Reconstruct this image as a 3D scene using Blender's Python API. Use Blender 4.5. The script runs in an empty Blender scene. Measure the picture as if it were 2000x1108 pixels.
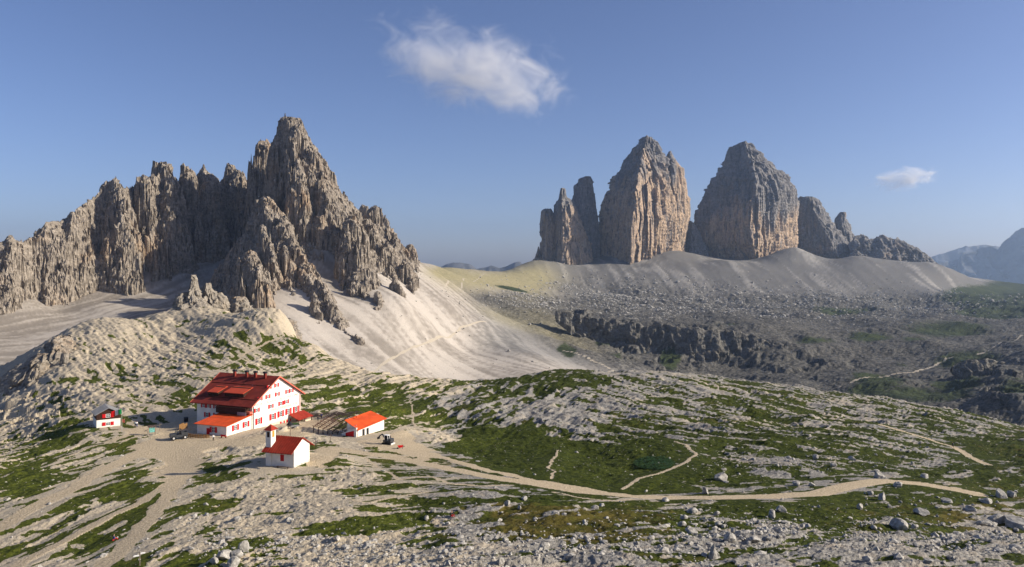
import bpy, bmesh, math, random, time
import numpy as np
from mathutils import Vector, Matrix, noise as mnoise
T0 = time.time()
random.seed(7)
rng = np.random.default_rng(11)
scene = bpy.context.scene
COL = scene.collection

# ------------------------------------------------------------------ camera, sky, sun, exposure
F, HZ = 1500.0, 514.0                 # focal length (in photo pixels) and horizon row of a 2000 x 1108 frame
cam = bpy.data.cameras.new('camera')
cam.sensor_width = 36.0
cam.lens = 36.0 * F / 2000.0
cam.shift_y = -(554.0 - HZ) / 2000.0
cam.clip_start, cam.clip_end = 0.5, 60000.0
camo = bpy.data.objects.new('camera', cam)
camo.location = (0, 0, 0)
camo.rotation_euler = (math.radians(90), 0, 0)
COL.objects.link(camo)
scene.camera = camo

SUN_EL, SUN_AZ = math.radians(25.0), math.radians(95.0)     # azimuth clockwise from +Y (the view direction)
S = Vector((math.cos(SUN_EL) * math.sin(SUN_AZ), math.cos(SUN_EL) * math.cos(SUN_AZ), math.sin(SUN_EL)))
world = bpy.data.worlds.new('World')
scene.world = world
world.use_nodes = True
wn = world.node_tree
for n in list(wn.nodes):
    wn.nodes.remove(n)
sky = wn.nodes.new('ShaderNodeTexSky')
sky.sky_type = 'NISHITA'
sky.sun_disc = False
sky.sun_elevation = SUN_EL
sky.sun_rotation = SUN_AZ
sky.altitude = 2400
sky.air_density = 1.0
sky.dust_density = 6.0
sky.ozone_density = 3.5
bg = wn.nodes.new('ShaderNodeBackground')
bg.inputs['Strength'].default_value = 0.086
wo = wn.nodes.new('ShaderNodeOutputWorld')
tint = wn.nodes.new('ShaderNodeMix')
tint.data_type = 'RGBA'; tint.blend_type = 'MULTIPLY'; tint.inputs[0].default_value = 1.0
tint.inputs[7].default_value = (1.03, 0.93, 1.02, 1.0)
wn.links.new(sky.outputs[0], tint.inputs[6])
wn.links.new(tint.outputs[2], bg.inputs[0])
wn.links.new(bg.outputs[0], wo.inputs[0])

sl = bpy.data.lights.new('sun', 'SUN')
sl.energy = 5.0
sl.angle = math.radians(0.5)
sl.color = (1.0, 0.91, 0.77)
so = bpy.data.objects.new('sun', sl)
so.rotation_euler = S.to_track_quat('Z', 'Y').to_euler()
so.location = (2000, -300, 1500)
COL.objects.link(so)

scene.view_settings.view_transform = 'Standard'
scene.view_settings.look = 'None'
scene.view_settings.gamma = 1.0
scene.view_settings.use_curve_mapping = False
scene.view_settings.exposure = 0.55
cy = scene.cycles
cy.max_bounces = 5
cy.diffuse_bounces = 3
cy.glossy_bounces = 1
cy.transmission_bounces = 2
cy.volume_bounces = 2
cy.volume_step_rate = 0.7
cy.volume_max_steps = 256
cy.use_denoising = True
cy.caustics_reflective = cy.caustics_refractive = False


def P(u, v, d):
    """point at photo pixel (u, v) and depth d metres"""
    return ((u - 1000.0) / F * d, d, (HZ - v) / F * d)


# ------------------------------------------------------------------ numpy noise
def _h(ix, iy, iz, seed):
    h = (ix.astype(np.int64) * 374761393 + iy.astype(np.int64) * 668265263 + iz.astype(np.int64) * 2147483647 + seed * 1274126177) & 0xFFFFFFFF
    h = ((h ^ (h >> 13)) * 1274126177) & 0xFFFFFFFF
    h = ((h ^ (h >> 16)) * 2246822519) & 0xFFFFFFFF
    return ((h >> 9) & 0xFFFF) / 65535.0


def vn3(x, y, z, seed=0):
    xi, yi, zi = np.floor(x), np.floor(y), np.floor(z)
    fx, fy, fz = x - xi, y - yi, z - zi
    fx = fx * fx * (3 - 2 * fx); fy = fy * fy * (3 - 2 * fy); fz = fz * fz * (3 - 2 * fz)
    r = 0
    for dz in (0, 1):
        wz = fz if dz else 1 - fz
        for dy in (0, 1):
            wy = fy if dy else 1 - fy
            a = _h(xi, yi + dy, zi + dz, seed)
            b = _h(xi + 1, yi + dy, zi + dz, seed)
            r = r + wz * wy * (a + (b - a) * fx)
    return r


def vn2(x, y, seed=0):
    xi, yi = np.floor(x), np.floor(y)
    fx, fy = x - xi, y - yi
    fx = fx * fx * (3 - 2 * fx); fy = fy * fy * (3 - 2 * fy)
    o = np.zeros_like(xi)
    a, b, c, d = _h(xi, yi, o, seed), _h(xi + 1, yi, o, seed), _h(xi, yi + 1, o, seed), _h(xi + 1, yi + 1, o, seed)
    return (a + (b - a) * fx) * (1 - fy) + (c + (d - c) * fx) * fy


def fbm2(x, y, seed=0, octs=4, gain=0.5):
    s, amp, tot = 0, 1.0, 0.0
    ca, sa = math.cos(0.7), math.sin(0.7)
    for i in range(octs):
        s = s + amp * vn2(x, y, seed + i * 17)
        tot += amp
        amp *= gain
        x, y = (ca * x - sa * y) * 2.03 + 3.1, (sa * x + ca * y) * 2.03 + 7.7
    return s / tot


def facet2(x, y, seed=0, tilt=1.0):
    """broken-block noise: every cell a tilted plane at its own height, about -0.5..0.5"""
    x0, y0 = np.floor(x - 0.5), np.floor(y - 0.5)
    best = np.full(x.shape, 9.0); out = np.zeros(x.shape); o = np.zeros_like(x0)
    for j in (0, 1):
        for i in (0, 1):
            a, b = x0 + i, y0 + j
            px = a + 0.5 + (_h(a, b, o, seed) - 0.5) * 0.9; py = b + 0.5 + (_h(a, b, o, seed + 1) - 0.5) * 0.9
            dx, dy = x - px, y - py
            d = dx * dx + dy * dy
            v = (_h(a, b, o, seed + 2) - 0.5) * 0.7 + tilt * (dx * (_h(a, b, o, seed + 3) - 0.5) + dy * (_h(a, b, o, seed + 4) - 0.5))
            m = d < best
            best = np.where(m, d, best); out = np.where(m, v, out)
    return out


def facet3(x, y, z, seed=0, tilt=1.0):
    x0, y0, z0 = np.floor(x - 0.5), np.floor(y - 0.5), np.floor(z - 0.5)
    best = np.full(x.shape, 9.0); out = np.zeros(x.shape)
    for k in (0, 1):
        for j in (0, 1):
            for i in (0, 1):
                a, b, c = x0 + i, y0 + j, z0 + k
                h1 = _h(a, b, c, seed); h2 = _h(a, b, c, seed + 1); h3 = (h1 * 7.31 + h2 * 3.77) % 1.0
                dx = x - a - 0.5 - (h1 - 0.5) * 0.9; dy = y - b - 0.5 - (h2 - 0.5) * 0.9; dz = z - c - 0.5 - (h3 - 0.5) * 0.9
                d = dx * dx + dy * dy + dz * dz
                g1 = (h1 * 13.7 + h3 * 5.1) % 1.0; g2 = (h2 * 17.3 + h1 * 2.9) % 1.0; g3 = (h3 * 11.9 + h2 * 6.3) % 1.0
                v = ((h1 + h2 * 1.7) % 1.0 - 0.5) * 0.6 + tilt * (dx * (g1 - 0.5) + dy * (g2 - 0.5) + dz * (g3 - 0.5))
                m = d < best
                best = np.where(m, d, best); out = np.where(m, v, out)
    return out


def unif(n, sd=0.17):
    """squash a bell-shaped noise to roughly uniform 0..1"""
    t = (n - 0.5) / sd
    return 0.5 * (1 + np.tanh(0.8 * t))


def sstep(a, b, x):
    t = np.clip((x - a) / (b - a), 0, 1)
    return t * t * (3 - 2 * t)


def ridge2(x, y, seed=0):
    return 1 - np.abs(2 * vn2(x, y, seed) - 1)


# ------------------------------------------------------------------ object helpers
def tag(o, label=None, cat=None, group=None, kind=None):
    if label: o['label'] = label
    if cat: o['category'] = cat
    if group: o['group'] = group
    if kind: o['kind'] = kind
    return o


def mesh_np(name, verts, faces, mat=None, smooth=False):
    """verts (n,3), faces (m,3|4) arrays -> mesh"""
    me = bpy.data.meshes.new(name)
    verts = np.ascontiguousarray(verts, dtype=np.float32)
    faces = np.ascontiguousarray(faces, dtype=np.int32)
    k = faces.shape[1]
    me.vertices.add(len(verts)); me.vertices.foreach_set('co', verts.ravel())
    me.loops.add(faces.size); me.loops.foreach_set('vertex_index', faces.ravel())
    me.polygons.add(len(faces))
    me.polygons.foreach_set('loop_start', np.arange(0, faces.size, k, dtype=np.int32))
    try:
        me.polygons.foreach_set('loop_total', np.full(len(faces), k, dtype=np.int32))
    except Exception:
        pass
    me.polygons.foreach_set('use_smooth', np.full(len(faces), smooth, dtype=bool))
    me.update(calc_edges=True)
    me.validate()
    if mat: me.materials.append(mat)
    return me


def add_attr(me, name, rgba):
    a = me.attributes.new(name, 'FLOAT_COLOR', 'POINT')
    a.data.foreach_set('color', np.ascontiguousarray(rgba, dtype=np.float32).ravel())


def link(name, me, parent=None, loc=None):
    o = bpy.data.objects.new(name, me)
    COL.objects.link(o)
    if parent is not None: o.parent = parent
    if loc is not None: o.location = loc
    return o


def empty(name, loc, rz=0.0):
    o = bpy.data.objects.new(name, None)
    o.empty_display_size = 0.5
    o.location = loc
    o.rotation_euler = (0, 0, rz)
    COL.objects.link(o)
    return o


def copy_tree(o, parent=None):
    c = o.copy()
    COL.objects.link(c)
    if parent is not None: c.parent = parent
    for ch in list(o.children):
        copy_tree(ch, c)
    return c


class MB:
    def __init__(self):
        self.v, self.f = [], []

    def quad(self, *p):
        n = len(self.v); self.v += [tuple(q) for q in p]; self.f.append(tuple(range(n, n + len(p)))); return self

    def box(self, a, b):
        (x0, y0, z0), (x1, y1, z1) = a, b
        n = len(self.v)
        self.v += [(x0, y0, z0), (x1, y0, z0), (x1, y1, z0), (x0, y1, z0), (x0, y0, z1), (x1, y0, z1), (x1, y1, z1), (x0, y1, z1)]
        self.f += [tuple(n + i for i in q) for q in ((0, 3, 2, 1), (4, 5, 6, 7), (0, 1, 5, 4), (1, 2, 6, 5), (2, 3, 7, 6), (3, 0, 4, 7))]
        return self

    def bar(self, p, q, w, h=None):
        p, q = Vector(p), Vector(q)
        h = h or w
        d = (q - p).normalized()
        up = Vector((0, 0, 1)) if abs(d.z) < 0.95 else Vector((0, 1, 0))
        s = d.cross(up).normalized(); t = s.cross(d).normalized()
        n = len(self.v)
        for c in (p, q):
            for a, b in ((-1, -1), (1, -1), (1, 1), (-1, 1)):
                self.v.append(tuple(c + s * a * w / 2 + t * b * h / 2))
        self.f += [tuple(n + i for i in g) for g in ((0, 3, 2, 1), (4, 5, 6, 7), (0, 1, 5, 4), (1, 2, 6, 5), (2, 3, 7, 6), (3, 0, 4, 7))]
        return self

    def tube(self, p, q, r, r2=None, n=8):
        p, q = Vector(p), Vector(q); r2 = r if r2 is None else r2
        d = (q - p).normalized()
        up = Vector((0, 0, 1)) if abs(d.z) < 0.95 else Vector((0, 1, 0))
        s = d.cross(up).normalized(); t = s.cross(d).normalized()
        m = len(self.v)
        for c, rr in ((p, r), (q, r2)):
            for i in range(n):
                a = 2 * math.pi * i / n
                self.v.append(tuple(c + s * math.cos(a) * rr + t * math.sin(a) * rr))
        for i in range(n):
            j = (i + 1) % n
            self.f.append((m + i, m + j, m + n + j, m + n + i))
        self.f.append(tuple(m + i for i in range(n))[::-1]); self.f.append(tuple(m + n + i for i in range(n)))
        return self

    def slab(self, pts, t):
        """polygon pts (any plane) thickened straight down by t"""
        n = len(self.v); k = len(pts)
        self.v += [tuple(p) for p in pts] + [(p[0], p[1], p[2] - t) for p in pts]
        self.f.append(tuple(range(n, n + k))); self.f.append(tuple(range(n + 2 * k - 1, n + k - 1, -1)))
        for i in range(k):
            j = (i + 1) % k
            self.f.append((n + i, n + k + i, n + k + j, n + j))
        return self

    def build(self, name, mat, parent=None, smooth=False, loc=None):
        me = bpy.data.meshes.new(name)
        me.from_pydata(self.v, [], self.f)
        me.validate()
        bm = bmesh.new(); bm.from_mesh(me); bmesh.ops.recalc_face_normals(bm, faces=bm.faces); bm.to_mesh(me); bm.free()
        if smooth:
            me.polygons.foreach_set('use_smooth', [True] * len(me.polygons))
        me.materials.append(mat)
        return link(name, me, parent, loc)


# ------------------------------------------------------------------ materials
def new_mat(name):
    m = bpy.data.materials.new(name)
    m.use_nodes = True
    nt = m.node_tree
    b = nt.nodes['Principled BSDF']
    b.inputs['Roughness'].default_value = 0.9
    b.inputs['Specular IOR Level'].default_value = 0.15
    return m, nt, b


class NG:
    """tiny node-graph helper"""
    def __init__(s, nt):
        s.nt = nt
        s.pos = nt.nodes.new('ShaderNodeNewGeometry').outputs['Position']

    def val(s, x):
        return x

    def lk(s, sock, x):
        if isinstance(x, (int, float)):
            sock.default_value = x
        elif isinstance(x, tuple):
            sock.default_value = x if len(x) == len(sock.default_value) else (*x, 1.0)
        else:
            s.nt.links.new(x, sock)

    def noise(s, scale, vec=None, detail=3, rough=0.55, dist=0.0):
        n = s.nt.nodes.new('ShaderNodeTexNoise')
        n.inputs['Scale'].default_value = scale; n.inputs['Detail'].default_value = detail
        n.inputs['Roughness'].default_value = rough; n.inputs['Distortion'].default_value = dist
        s.nt.links.new(vec if vec is not None else s.pos, n.inputs['Vector'])
        return n.outputs['Fac']

    def voro(s, scale, vec=None, out='Distance', feature='F1'):
        n = s.nt.nodes.new('ShaderNodeTexVoronoi')
        n.feature = feature
        n.inputs['Scale'].default_value = scale
        s.nt.links.new(vec if vec is not None else s.pos, n.inputs['Vector'])
        return n.outputs[out]

    def scale(s, vec, sc):
        n = s.nt.nodes.new('ShaderNodeVectorMath'); n.operation = 'MULTIPLY'
        s.nt.links.new(vec, n.inputs[0]); n.inputs[1].default_value = sc
        return n.outputs[0]

    def math(s, op, a, b=0.0, clamp=False):
        n = s.nt.nodes.new('ShaderNodeMath'); n.operation = op; n.use_clamp = clamp
        s.lk(n.inputs[0], a); s.lk(n.inputs[1], b)
        return n.outputs[0]

    def ramp(s, x, a, b, lo=0.0, hi=1.0):
        n = s.nt.nodes.new('ShaderNodeMapRange'); n.interpolation_type = 'SMOOTHSTEP'
        s.lk(n.inputs[0], x)
        n.inputs[1].default_value = a; n.inputs[2].default_value = b; n.inputs[3].default_value = lo; n.inputs[4].default_value = hi
        return n.outputs[0]

    def mix(s, f, a, b, mode='MIX'):
        n = s.nt.nodes.new('ShaderNodeMix'); n.data_type = 'RGBA'; n.blend_type = mode
        s.lk(n.inputs[0], f); s.lk(n.inputs[6], a); s.lk(n.inputs[7], b)
        return n.outputs[2]

    def attr(s, name):
        n = s.nt.nodes.new('ShaderNodeAttribute'); n.attribute_name = name
        x = s.nt.nodes.new('ShaderNodeSeparateColor'); s.nt.links.new(n.outputs['Color'], x.inputs[0])
        return x.outputs[0], x.outputs[1], x.outputs[2], n.outputs['Alpha']

    def sep(s, vec):
        x = s.nt.nodes.new('ShaderNodeSeparateXYZ'); s.nt.links.new(vec, x.inputs[0]); return x.outputs

    def bump(s, h, strength, dist, normal=None):
        n = s.nt.nodes.new('ShaderNodeBump'); n.inputs['Strength'].default_value = strength; n.inputs['Distance'].default_value = dist
        s.nt.links.new(h, n.inputs['Height'])
        if normal is not None: s.nt.links.new(normal, n.inputs['Normal'])
        return n.outputs[0]


def plain(name, col, rough=0.8, var=0.12, sc=1.5, metal=0.0):
    m, nt, b = new_mat(name)
    g = NG(nt)
    tc = nt.nodes.new('ShaderNodeTexCoord').outputs['Object']
    n = g.noise(sc, tc, 4, 0.6)
    c = g.mix(g.ramp(n, 0.3, 0.7), tuple(x * (1 - var) for x in col), tuple(min(1, x * (1 + var)) for x in col))
    nt.links.new(c, b.inputs['Base Color'])
    b.inputs['Roughness'].default_value = rough
    b.inputs['Metallic'].default_value = metal
    return m


def rock_mat(name, f, grey, light, ochre, ochre_z=None, ochre_amt=0.3, streak=0.6, bumpd=1.0):
    """cliff rock; f = typical feature size in metres"""
    m, nt, b = new_mat(name)
    g = NG(nt)
    vert = g.scale(g.pos, (1 / f, 1 / f, 0.22 / f))
    warp = g.noise(0.25 / f, None, 2)
    z = g.sep(g.pos)[2]
    zz = g.math('ADD', g.math('MULTIPLY', z, 1.0 / (0.55 * f)), g.math('MULTIPLY', warp, 6.0))
    cmb = nt.nodes.new('ShaderNodeCombineXYZ')
    nt.links.new(zz, cmb.inputs[2])
    xyz = g.sep(g.pos)
    nt.links.new(g.math('MULTIPLY', xyz[0], 0.06 / f), cmb.inputs[0]); nt.links.new(g.math('MULTIPLY', xyz[1], 0.06 / f), cmb.inputs[1])
    strata = g.noise(1.0, cmb.outputs[0], 3, 0.6)
    fl = g.noise(1.1, vert, 4, 0.6, 0.4)
    big = g.noise(0.12 / f, None, 3, 0.6)
    fine = g.noise(2.2 / f, None, 4, 0.65)
    c = g.mix(g.ramp(fine, 0.3, 0.7), grey, light)
    c = g.mix(g.ramp(strata, 0.35, 0.6, 0.28, 0.0), c, tuple(x * 0.45 for x in grey))
    # ochre fresh rock
    if ochre_z:
        pan = g.noise(1.0, g.scale(g.pos, (1 / 95.0, 1 / 95.0, 1 / 420.0)), 4, 0.65, 0.6)
        zr = g.ramp(g.math('ADD', z, g.math('MULTIPLY', g.math('SUBTRACT', pan, 0.5), ochre_z[2])), ochre_z[0], ochre_z[1], 1.0, 0.0)
        oc = g.math('MULTIPLY', zr, g.ramp(fl, 0.28, 0.52), clamp=True)
    else:
        oc = g.math('MULTIPLY', g.ramp(big, 0.5, 0.68), g.ramp(fl, 0.35, 0.6), clamp=True)
    oc = g.math('MULTIPLY', oc, ochre_amt, clamp=True)
    c = g.mix(oc, c, g.mix(g.ramp(fine, 0.35, 0.7), ochre, tuple(min(1, x * 1.35) for x in ochre)))
    st = g.noise(2.6, vert, 3, 0.6, 0.3)
    c = g.mix(g.ramp(st, 0.52, 0.68, 0.0, streak), c, tuple(x * 0.42 for x in grey))
    nt.links.new(c, b.inputs['Base Color'])
    h = g.math('ADD', g.math('MULTIPLY', fl, 1.0), g.math('ADD', g.math('MULTIPLY', strata, 0.6), g.math('ADD', g.math('MULTIPLY', fine, 0.7), g.math('MULTIPLY', st, 0.6))))
    nt.links.new(g.bump(h, 0.8, f * 0.5 * bumpd), b.inputs['Normal'])
    return m


M = {}
M['paterno'] = rock_mat('grey_limestone_cliff', 9.0, (0.20, 0.168, 0.132), (0.385, 0.33, 0.265), (0.36, 0.24, 0.14), None, 0.55, 0.7)
M['trecime'] = rock_mat('banded_dolomite_wall', 20.0, (0.165, 0.155, 0.15), (0.255, 0.24, 0.225), (0.40, 0.285, 0.185), (170.0, 255.0, 480.0), 0.85, 0.75)
M['tall'] = rock_mat('ochre_dolomite_wall', 20.0, (0.165, 0.155, 0.15), (0.255, 0.24, 0.225), (0.40, 0.285, 0.185), (290.0, 420.0, 560.0), 0.85, 0.8)
M['darkdolomite'] = rock_mat('grey_dolomite_wall', 20.0, (0.16, 0.15, 0.145), (0.25, 0.235, 0.22), (0.36, 0.255, 0.17), None, 0.5, 0.7)
M['gorge'] = rock_mat('gorge_rock', 12.0, (0.10, 0.093, 0.08), (0.215, 0.20, 0.17), (0.20, 0.16, 0.115), None, 0.4, 0.6)
M['crag'] = rock_mat('hillside_crag', 3.0, (0.225, 0.195, 0.155), (0.37, 0.325, 0.265), (0.38, 0.265, 0.165), None, 0.6, 0.4)
M['farhill'] = plain('far_mountain_rock', (0.10, 0.10, 0.10), 0.95, 0.35, 0.004)


def ground_material():
    m, nt, b = new_mat('alpine_ground')
    g = NG(nt)
    ga, pa, dry, tone = g.attr('gmask')
    n1 = g.noise(2.2, None, 4, 0.65)
    n2 = g.noise(0.35, None, 3, 0.6)
    n3 = g.noise(6.0, None, 2, 0.6)
    rock = g.mix(g.ramp(n1, 0.32, 0.68), (0.165, 0.152, 0.132), (0.42, 0.395, 0.35))
    rock = g.mix(g.ramp(n3, 0.54, 0.66, 0.0, 0.55), rock, (0.12, 0.11, 0.095))
    rock = g.mix(g.ramp(n2, 0.48, 0.66, 0.0, 0.55), rock, (0.46, 0.375, 0.27))
    rock = g.mix(g.ramp(tone, 0.35, 0.75), g.mix(0.62, rock, (0.53, 0.435, 0.295)), g.mix(0.35, rock, (0.165, 0.16, 0.15)))
    soil = g.mix(g.ramp(n1, 0.3, 0.7), (0.42, 0.33, 0.21), (0.60, 0.49, 0.335))
    soil = g.mix(g.ramp(n3, 0.52, 0.66, 0.0, 0.5), soil, (0.22, 0.18, 0.13))
    c = g.mix(g.ramp(g.math('ADD', pa, g.math('MULTIPLY', g.math('SUBTRACT', n1, 0.5), 1.2)), 0.35, 0.65), rock, soil)
    n4 = g.noise(1.1, None, 4, 0.7)
    green = g.mix(g.ramp(n4, 0.3, 0.7), (0.015, 0.023, 0.004), (0.062, 0.074, 0.012))
    green = g.mix(g.ramp(tone, 0.3, 0.7), g.mix(g.ramp(n4, 0.3, 0.7), (0.026, 0.038, 0.006), (0.105, 0.118, 0.018)), green)
    green = g.mix(g.ramp(g.math('ADD', dry, g.math('MULTIPLY', g.math('SUBTRACT', n2, 0.5), 1.2)), 0.45, 0.85), green, (0.092, 0.075, 0.018))
    ge = g.math('ADD', ga, g.math('ADD', g.math('MULTIPLY', g.math('SUBTRACT', n1, 0.5), 1.25), g.math('MULTIPLY', g.math('SUBTRACT', n3, 0.5), 0.5)))
    gf = g.ramp(ge, 0.42, 0.58)
    # pale pebbles lying in the turf
    vd = g.voro(0.9)
    peb = g.math('MULTIPLY', g.ramp(vd, 0.10, 0.17, 1.0, 0.0), g.ramp(n2, 0.42, 0.6), clamp=True)
    gf = g.math('MULTIPLY', gf, g.math('SUBTRACT', 1.0, peb), clamp=True)
    c = g.mix(gf, c, green)
    nt.links.new(c, b.inputs['Base Color'])
    hr = g.math('ADD', g.math('MULTIPLY', n1, 1.0), g.math('MULTIPLY', n3, 0.35))
    nt.links.new(g.bump(hr, 0.75, 0.35), b.inputs['Normal'])
    b.inputs['Specular IOR Level'].default_value = 0.05
    return m


def far_material():
    m, nt, b = new_mat('scree_and_moraine')
    g = NG(nt)
    veg, olive, dark, pth = g.attr('fmask')
    tone, gry, _b, _a = g.attr('ftone')
    n1 = g.noise(0.16, None, 5, 0.65)
    n2 = g.noise(0.02, None, 4, 0.6)
    n3 = g.noise(0.55, None, 3, 0.6)
    sc = g.mix(g.ramp(tone, 0.2, 0.8), (0.23, 0.20, 0.165), (0.45, 0.40, 0.34))
    sc = g.mix(gry, sc, g.mix(g.ramp(tone, 0.2, 0.8), (0.145, 0.138, 0.127), (0.31, 0.29, 0.26)))
    sc = g.mix(g.ramp(n3, 0.55, 0.7, 0.0, 0.35), sc, (0.17, 0.155, 0.135))
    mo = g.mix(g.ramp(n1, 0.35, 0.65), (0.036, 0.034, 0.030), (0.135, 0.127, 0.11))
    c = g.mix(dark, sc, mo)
    c = g.mix(olive, c, g.mix(g.ramp(n1, 0.3, 0.7), (0.225, 0.20, 0.105), (0.33, 0.285, 0.165)))
    ve = g.math('ADD', g.math('MULTIPLY', veg, 1.3), g.math('MULTIPLY', g.math('SUBTRACT', n1, 0.5), 1.0))
    c = g.mix(g.ramp(ve, 0.40, 0.62), c, g.mix(g.ramp(n2, 0.35, 0.65), (0.018, 0.028, 0.009), (0.045, 0.058, 0.018)))
    c = g.mix(g.ramp(pth, 0.35, 0.6), c, (0.40, 0.345, 0.265))
    nt.links.new(c, b.inputs['Base Color'])
    h = g.math('ADD', g.math('MULTIPLY', n1, g.math('ADD', 0.25, g.math('MULTIPLY', dark, 2.2))), g.math('MULTIPLY', n3, 0.2))
    nt.links.new(g.bump(h, 0.7, 2.0), b.inputs['Normal'])
    return m


M['ground'] = ground_material()
M['far'] = far_material()
M['white'] = plain('white_plaster', (0.78, 0.74, 0.66), 0.9, 0.10, 0.45)
M['cream'] = plain('cream_plinth', (0.62, 0.52, 0.38), 0.9, 0.10, 0.8)
M['stone'] = plain('stone_plinth', (0.55, 0.50, 0.42), 0.9, 0.35, 2.5)
M['redroof'] = plain('dark_red_roof', (0.20, 0.032, 0.020), 0.65, 0.22, 0.35)
M['orange'] = plain('orange_roof', (0.66, 0.088, 0.020), 0.6, 0.16, 0.45)
M['redroof2'] = plain('red_seam_roof', (0.27, 0.030, 0.014), 0.55, 0.2, 0.7)
M['dormer'] = plain('sun_tinted_red_roof', (0.46, 0.065, 0.028), 0.6, 0.08, 0.8)  # roof red lightened: extra sun on the flatter dormers painted into the colour
M['trim'] = plain('pinkish_barge_board', (0.50, 0.13, 0.085), 0.7, 0.1, 2)
M['shutter'] = plain('red_shutter', (0.50, 0.010, 0.012), 0.6, 0.08, 3)
M['frame'] = plain('white_frame', (0.78, 0.77, 0.74), 0.6, 0.03, 3)
M['glass'] = plain('dark_window_glass', (0.012, 0.014, 0.018), 0.12, 0.1, 3)
M['letter'] = plain('faded_red_lettering', (0.55, 0.20, 0.13), 0.9, 0.08, 2)
M['brown'] = plain('dark_brown_boards', (0.045, 0.020, 0.012), 0.8, 0.3, 3)
M['timber'] = plain('bare_timber', (0.20, 0.105, 0.06), 0.8, 0.35, 2)
M['darktimber'] = plain('weathered_timber', (0.085, 0.06, 0.05), 0.85, 0.35, 2)
M['fence'] = plain('tan_fence_board', (0.30, 0.16, 0.06), 0.8, 0.2, 2)
M['greymetal'] = plain('grey_metal_sheet', (0.24, 0.24, 0.245), 0.55, 0.12, 2)
M['palemetal'] = plain('pale_steel', (0.52, 0.51, 0.49), 0.5, 0.12, 2)
M['black'] = plain('black_paint', (0.02, 0.02, 0.022), 0.5, 0.2, 3)
M['carpaint'] = plain('dark_grey_paint', (0.05, 0.052, 0.055), 0.4, 0.15, 2)
M['tyre'] = plain('black_rubber', (0.015, 0.015, 0.016), 0.9, 0.2, 3)
M['green'] = plain('green_cloth', (0.045, 0.085, 0.03), 0.9, 0.2, 2)
M['flaggreen'] = plain('flag_green', (0.02, 0.28, 0.07), 0.8, 0.06, 2)
M['flagwhite'] = plain('flag_white', (0.78, 0.77, 0.75), 0.8, 0.05, 2)
M['flagred'] = plain('flag_red', (0.62, 0.012, 0.012), 0.8, 0.06, 2)
M['redpaint'] = plain('red_paint', (0.60, 0.008, 0.010), 0.6, 0.05, 2)
M['ochre'] = plain('ochre_louvre', (0.55, 0.24, 0.04), 0.8, 0.1, 3)
M['board'] = plain('blue_green_print', (0.16, 0.42, 0.36), 0.6, 0.45, 2.2)
M['skin'] = plain('skin', (0.50, 0.29, 0.20), 0.7, 0.05, 4)
M['c_white'] = plain('white_shirt', (0.75, 0.74, 0.72), 0.9, 0.05, 4)
M['c_dark'] = plain('dark_cloth', (0.022, 0.022, 0.028), 0.9, 0.2, 4)
M['c_blue'] = plain('blue_cloth', (0.03, 0.06, 0.22), 0.9, 0.15, 4)
M['c_red'] = plain('red_cloth', (0.38, 0.03, 0.03), 0.9, 0.15, 4)
M['c_pale'] = plain('pale_blue_cloth', (0.45, 0.60, 0.68), 0.9, 0.1, 4)
M['c_tan'] = plain('khaki_cloth', (0.20, 0.16, 0.10), 0.9, 0.15, 4)
M['hair'] = plain('dark_hair', (0.025, 0.016, 0.010), 0.8, 0.2, 6)
M['wood'] = plain('grey_post_wood', (0.20, 0.165, 0.13), 0.85, 0.25, 3)
M['snow'] = plain('old_snow', (0.78, 0.79, 0.80), 0.8, 0.06, 0.3)
M['leaf'] = plain('broad_green_leaf', (0.028, 0.062, 0.014), 0.6, 0.35, 2)


def boulder_material():
    m, nt, b = new_mat('pale_boulder')
    g = NG(nt)
    tc = nt.nodes.new('ShaderNodeTexCoord').outputs['Object']
    n1 = g.noise(2.2, tc, 5, 0.65)
    n2 = g.noise(9.0, tc, 3, 0.6)
    c = g.mix(g.ramp(n1, 0.35, 0.65), (0.24, 0.225, 0.20), (0.50, 0.47, 0.415))
    c = g.mix(g.ramp(n2, 0.55, 0.68, 0, 0.5), c, (0.12, 0.11, 0.10))
    nt.links.new(c, b.inputs['Base Color'])
    nt.links.new(g.bump(g.math('ADD', n1, g.math('MULTIPLY', n2, 0.4)), 0.7, 0.12), b.inputs['Normal'])
    return m


M['boulder'] = boulder_material()

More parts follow.
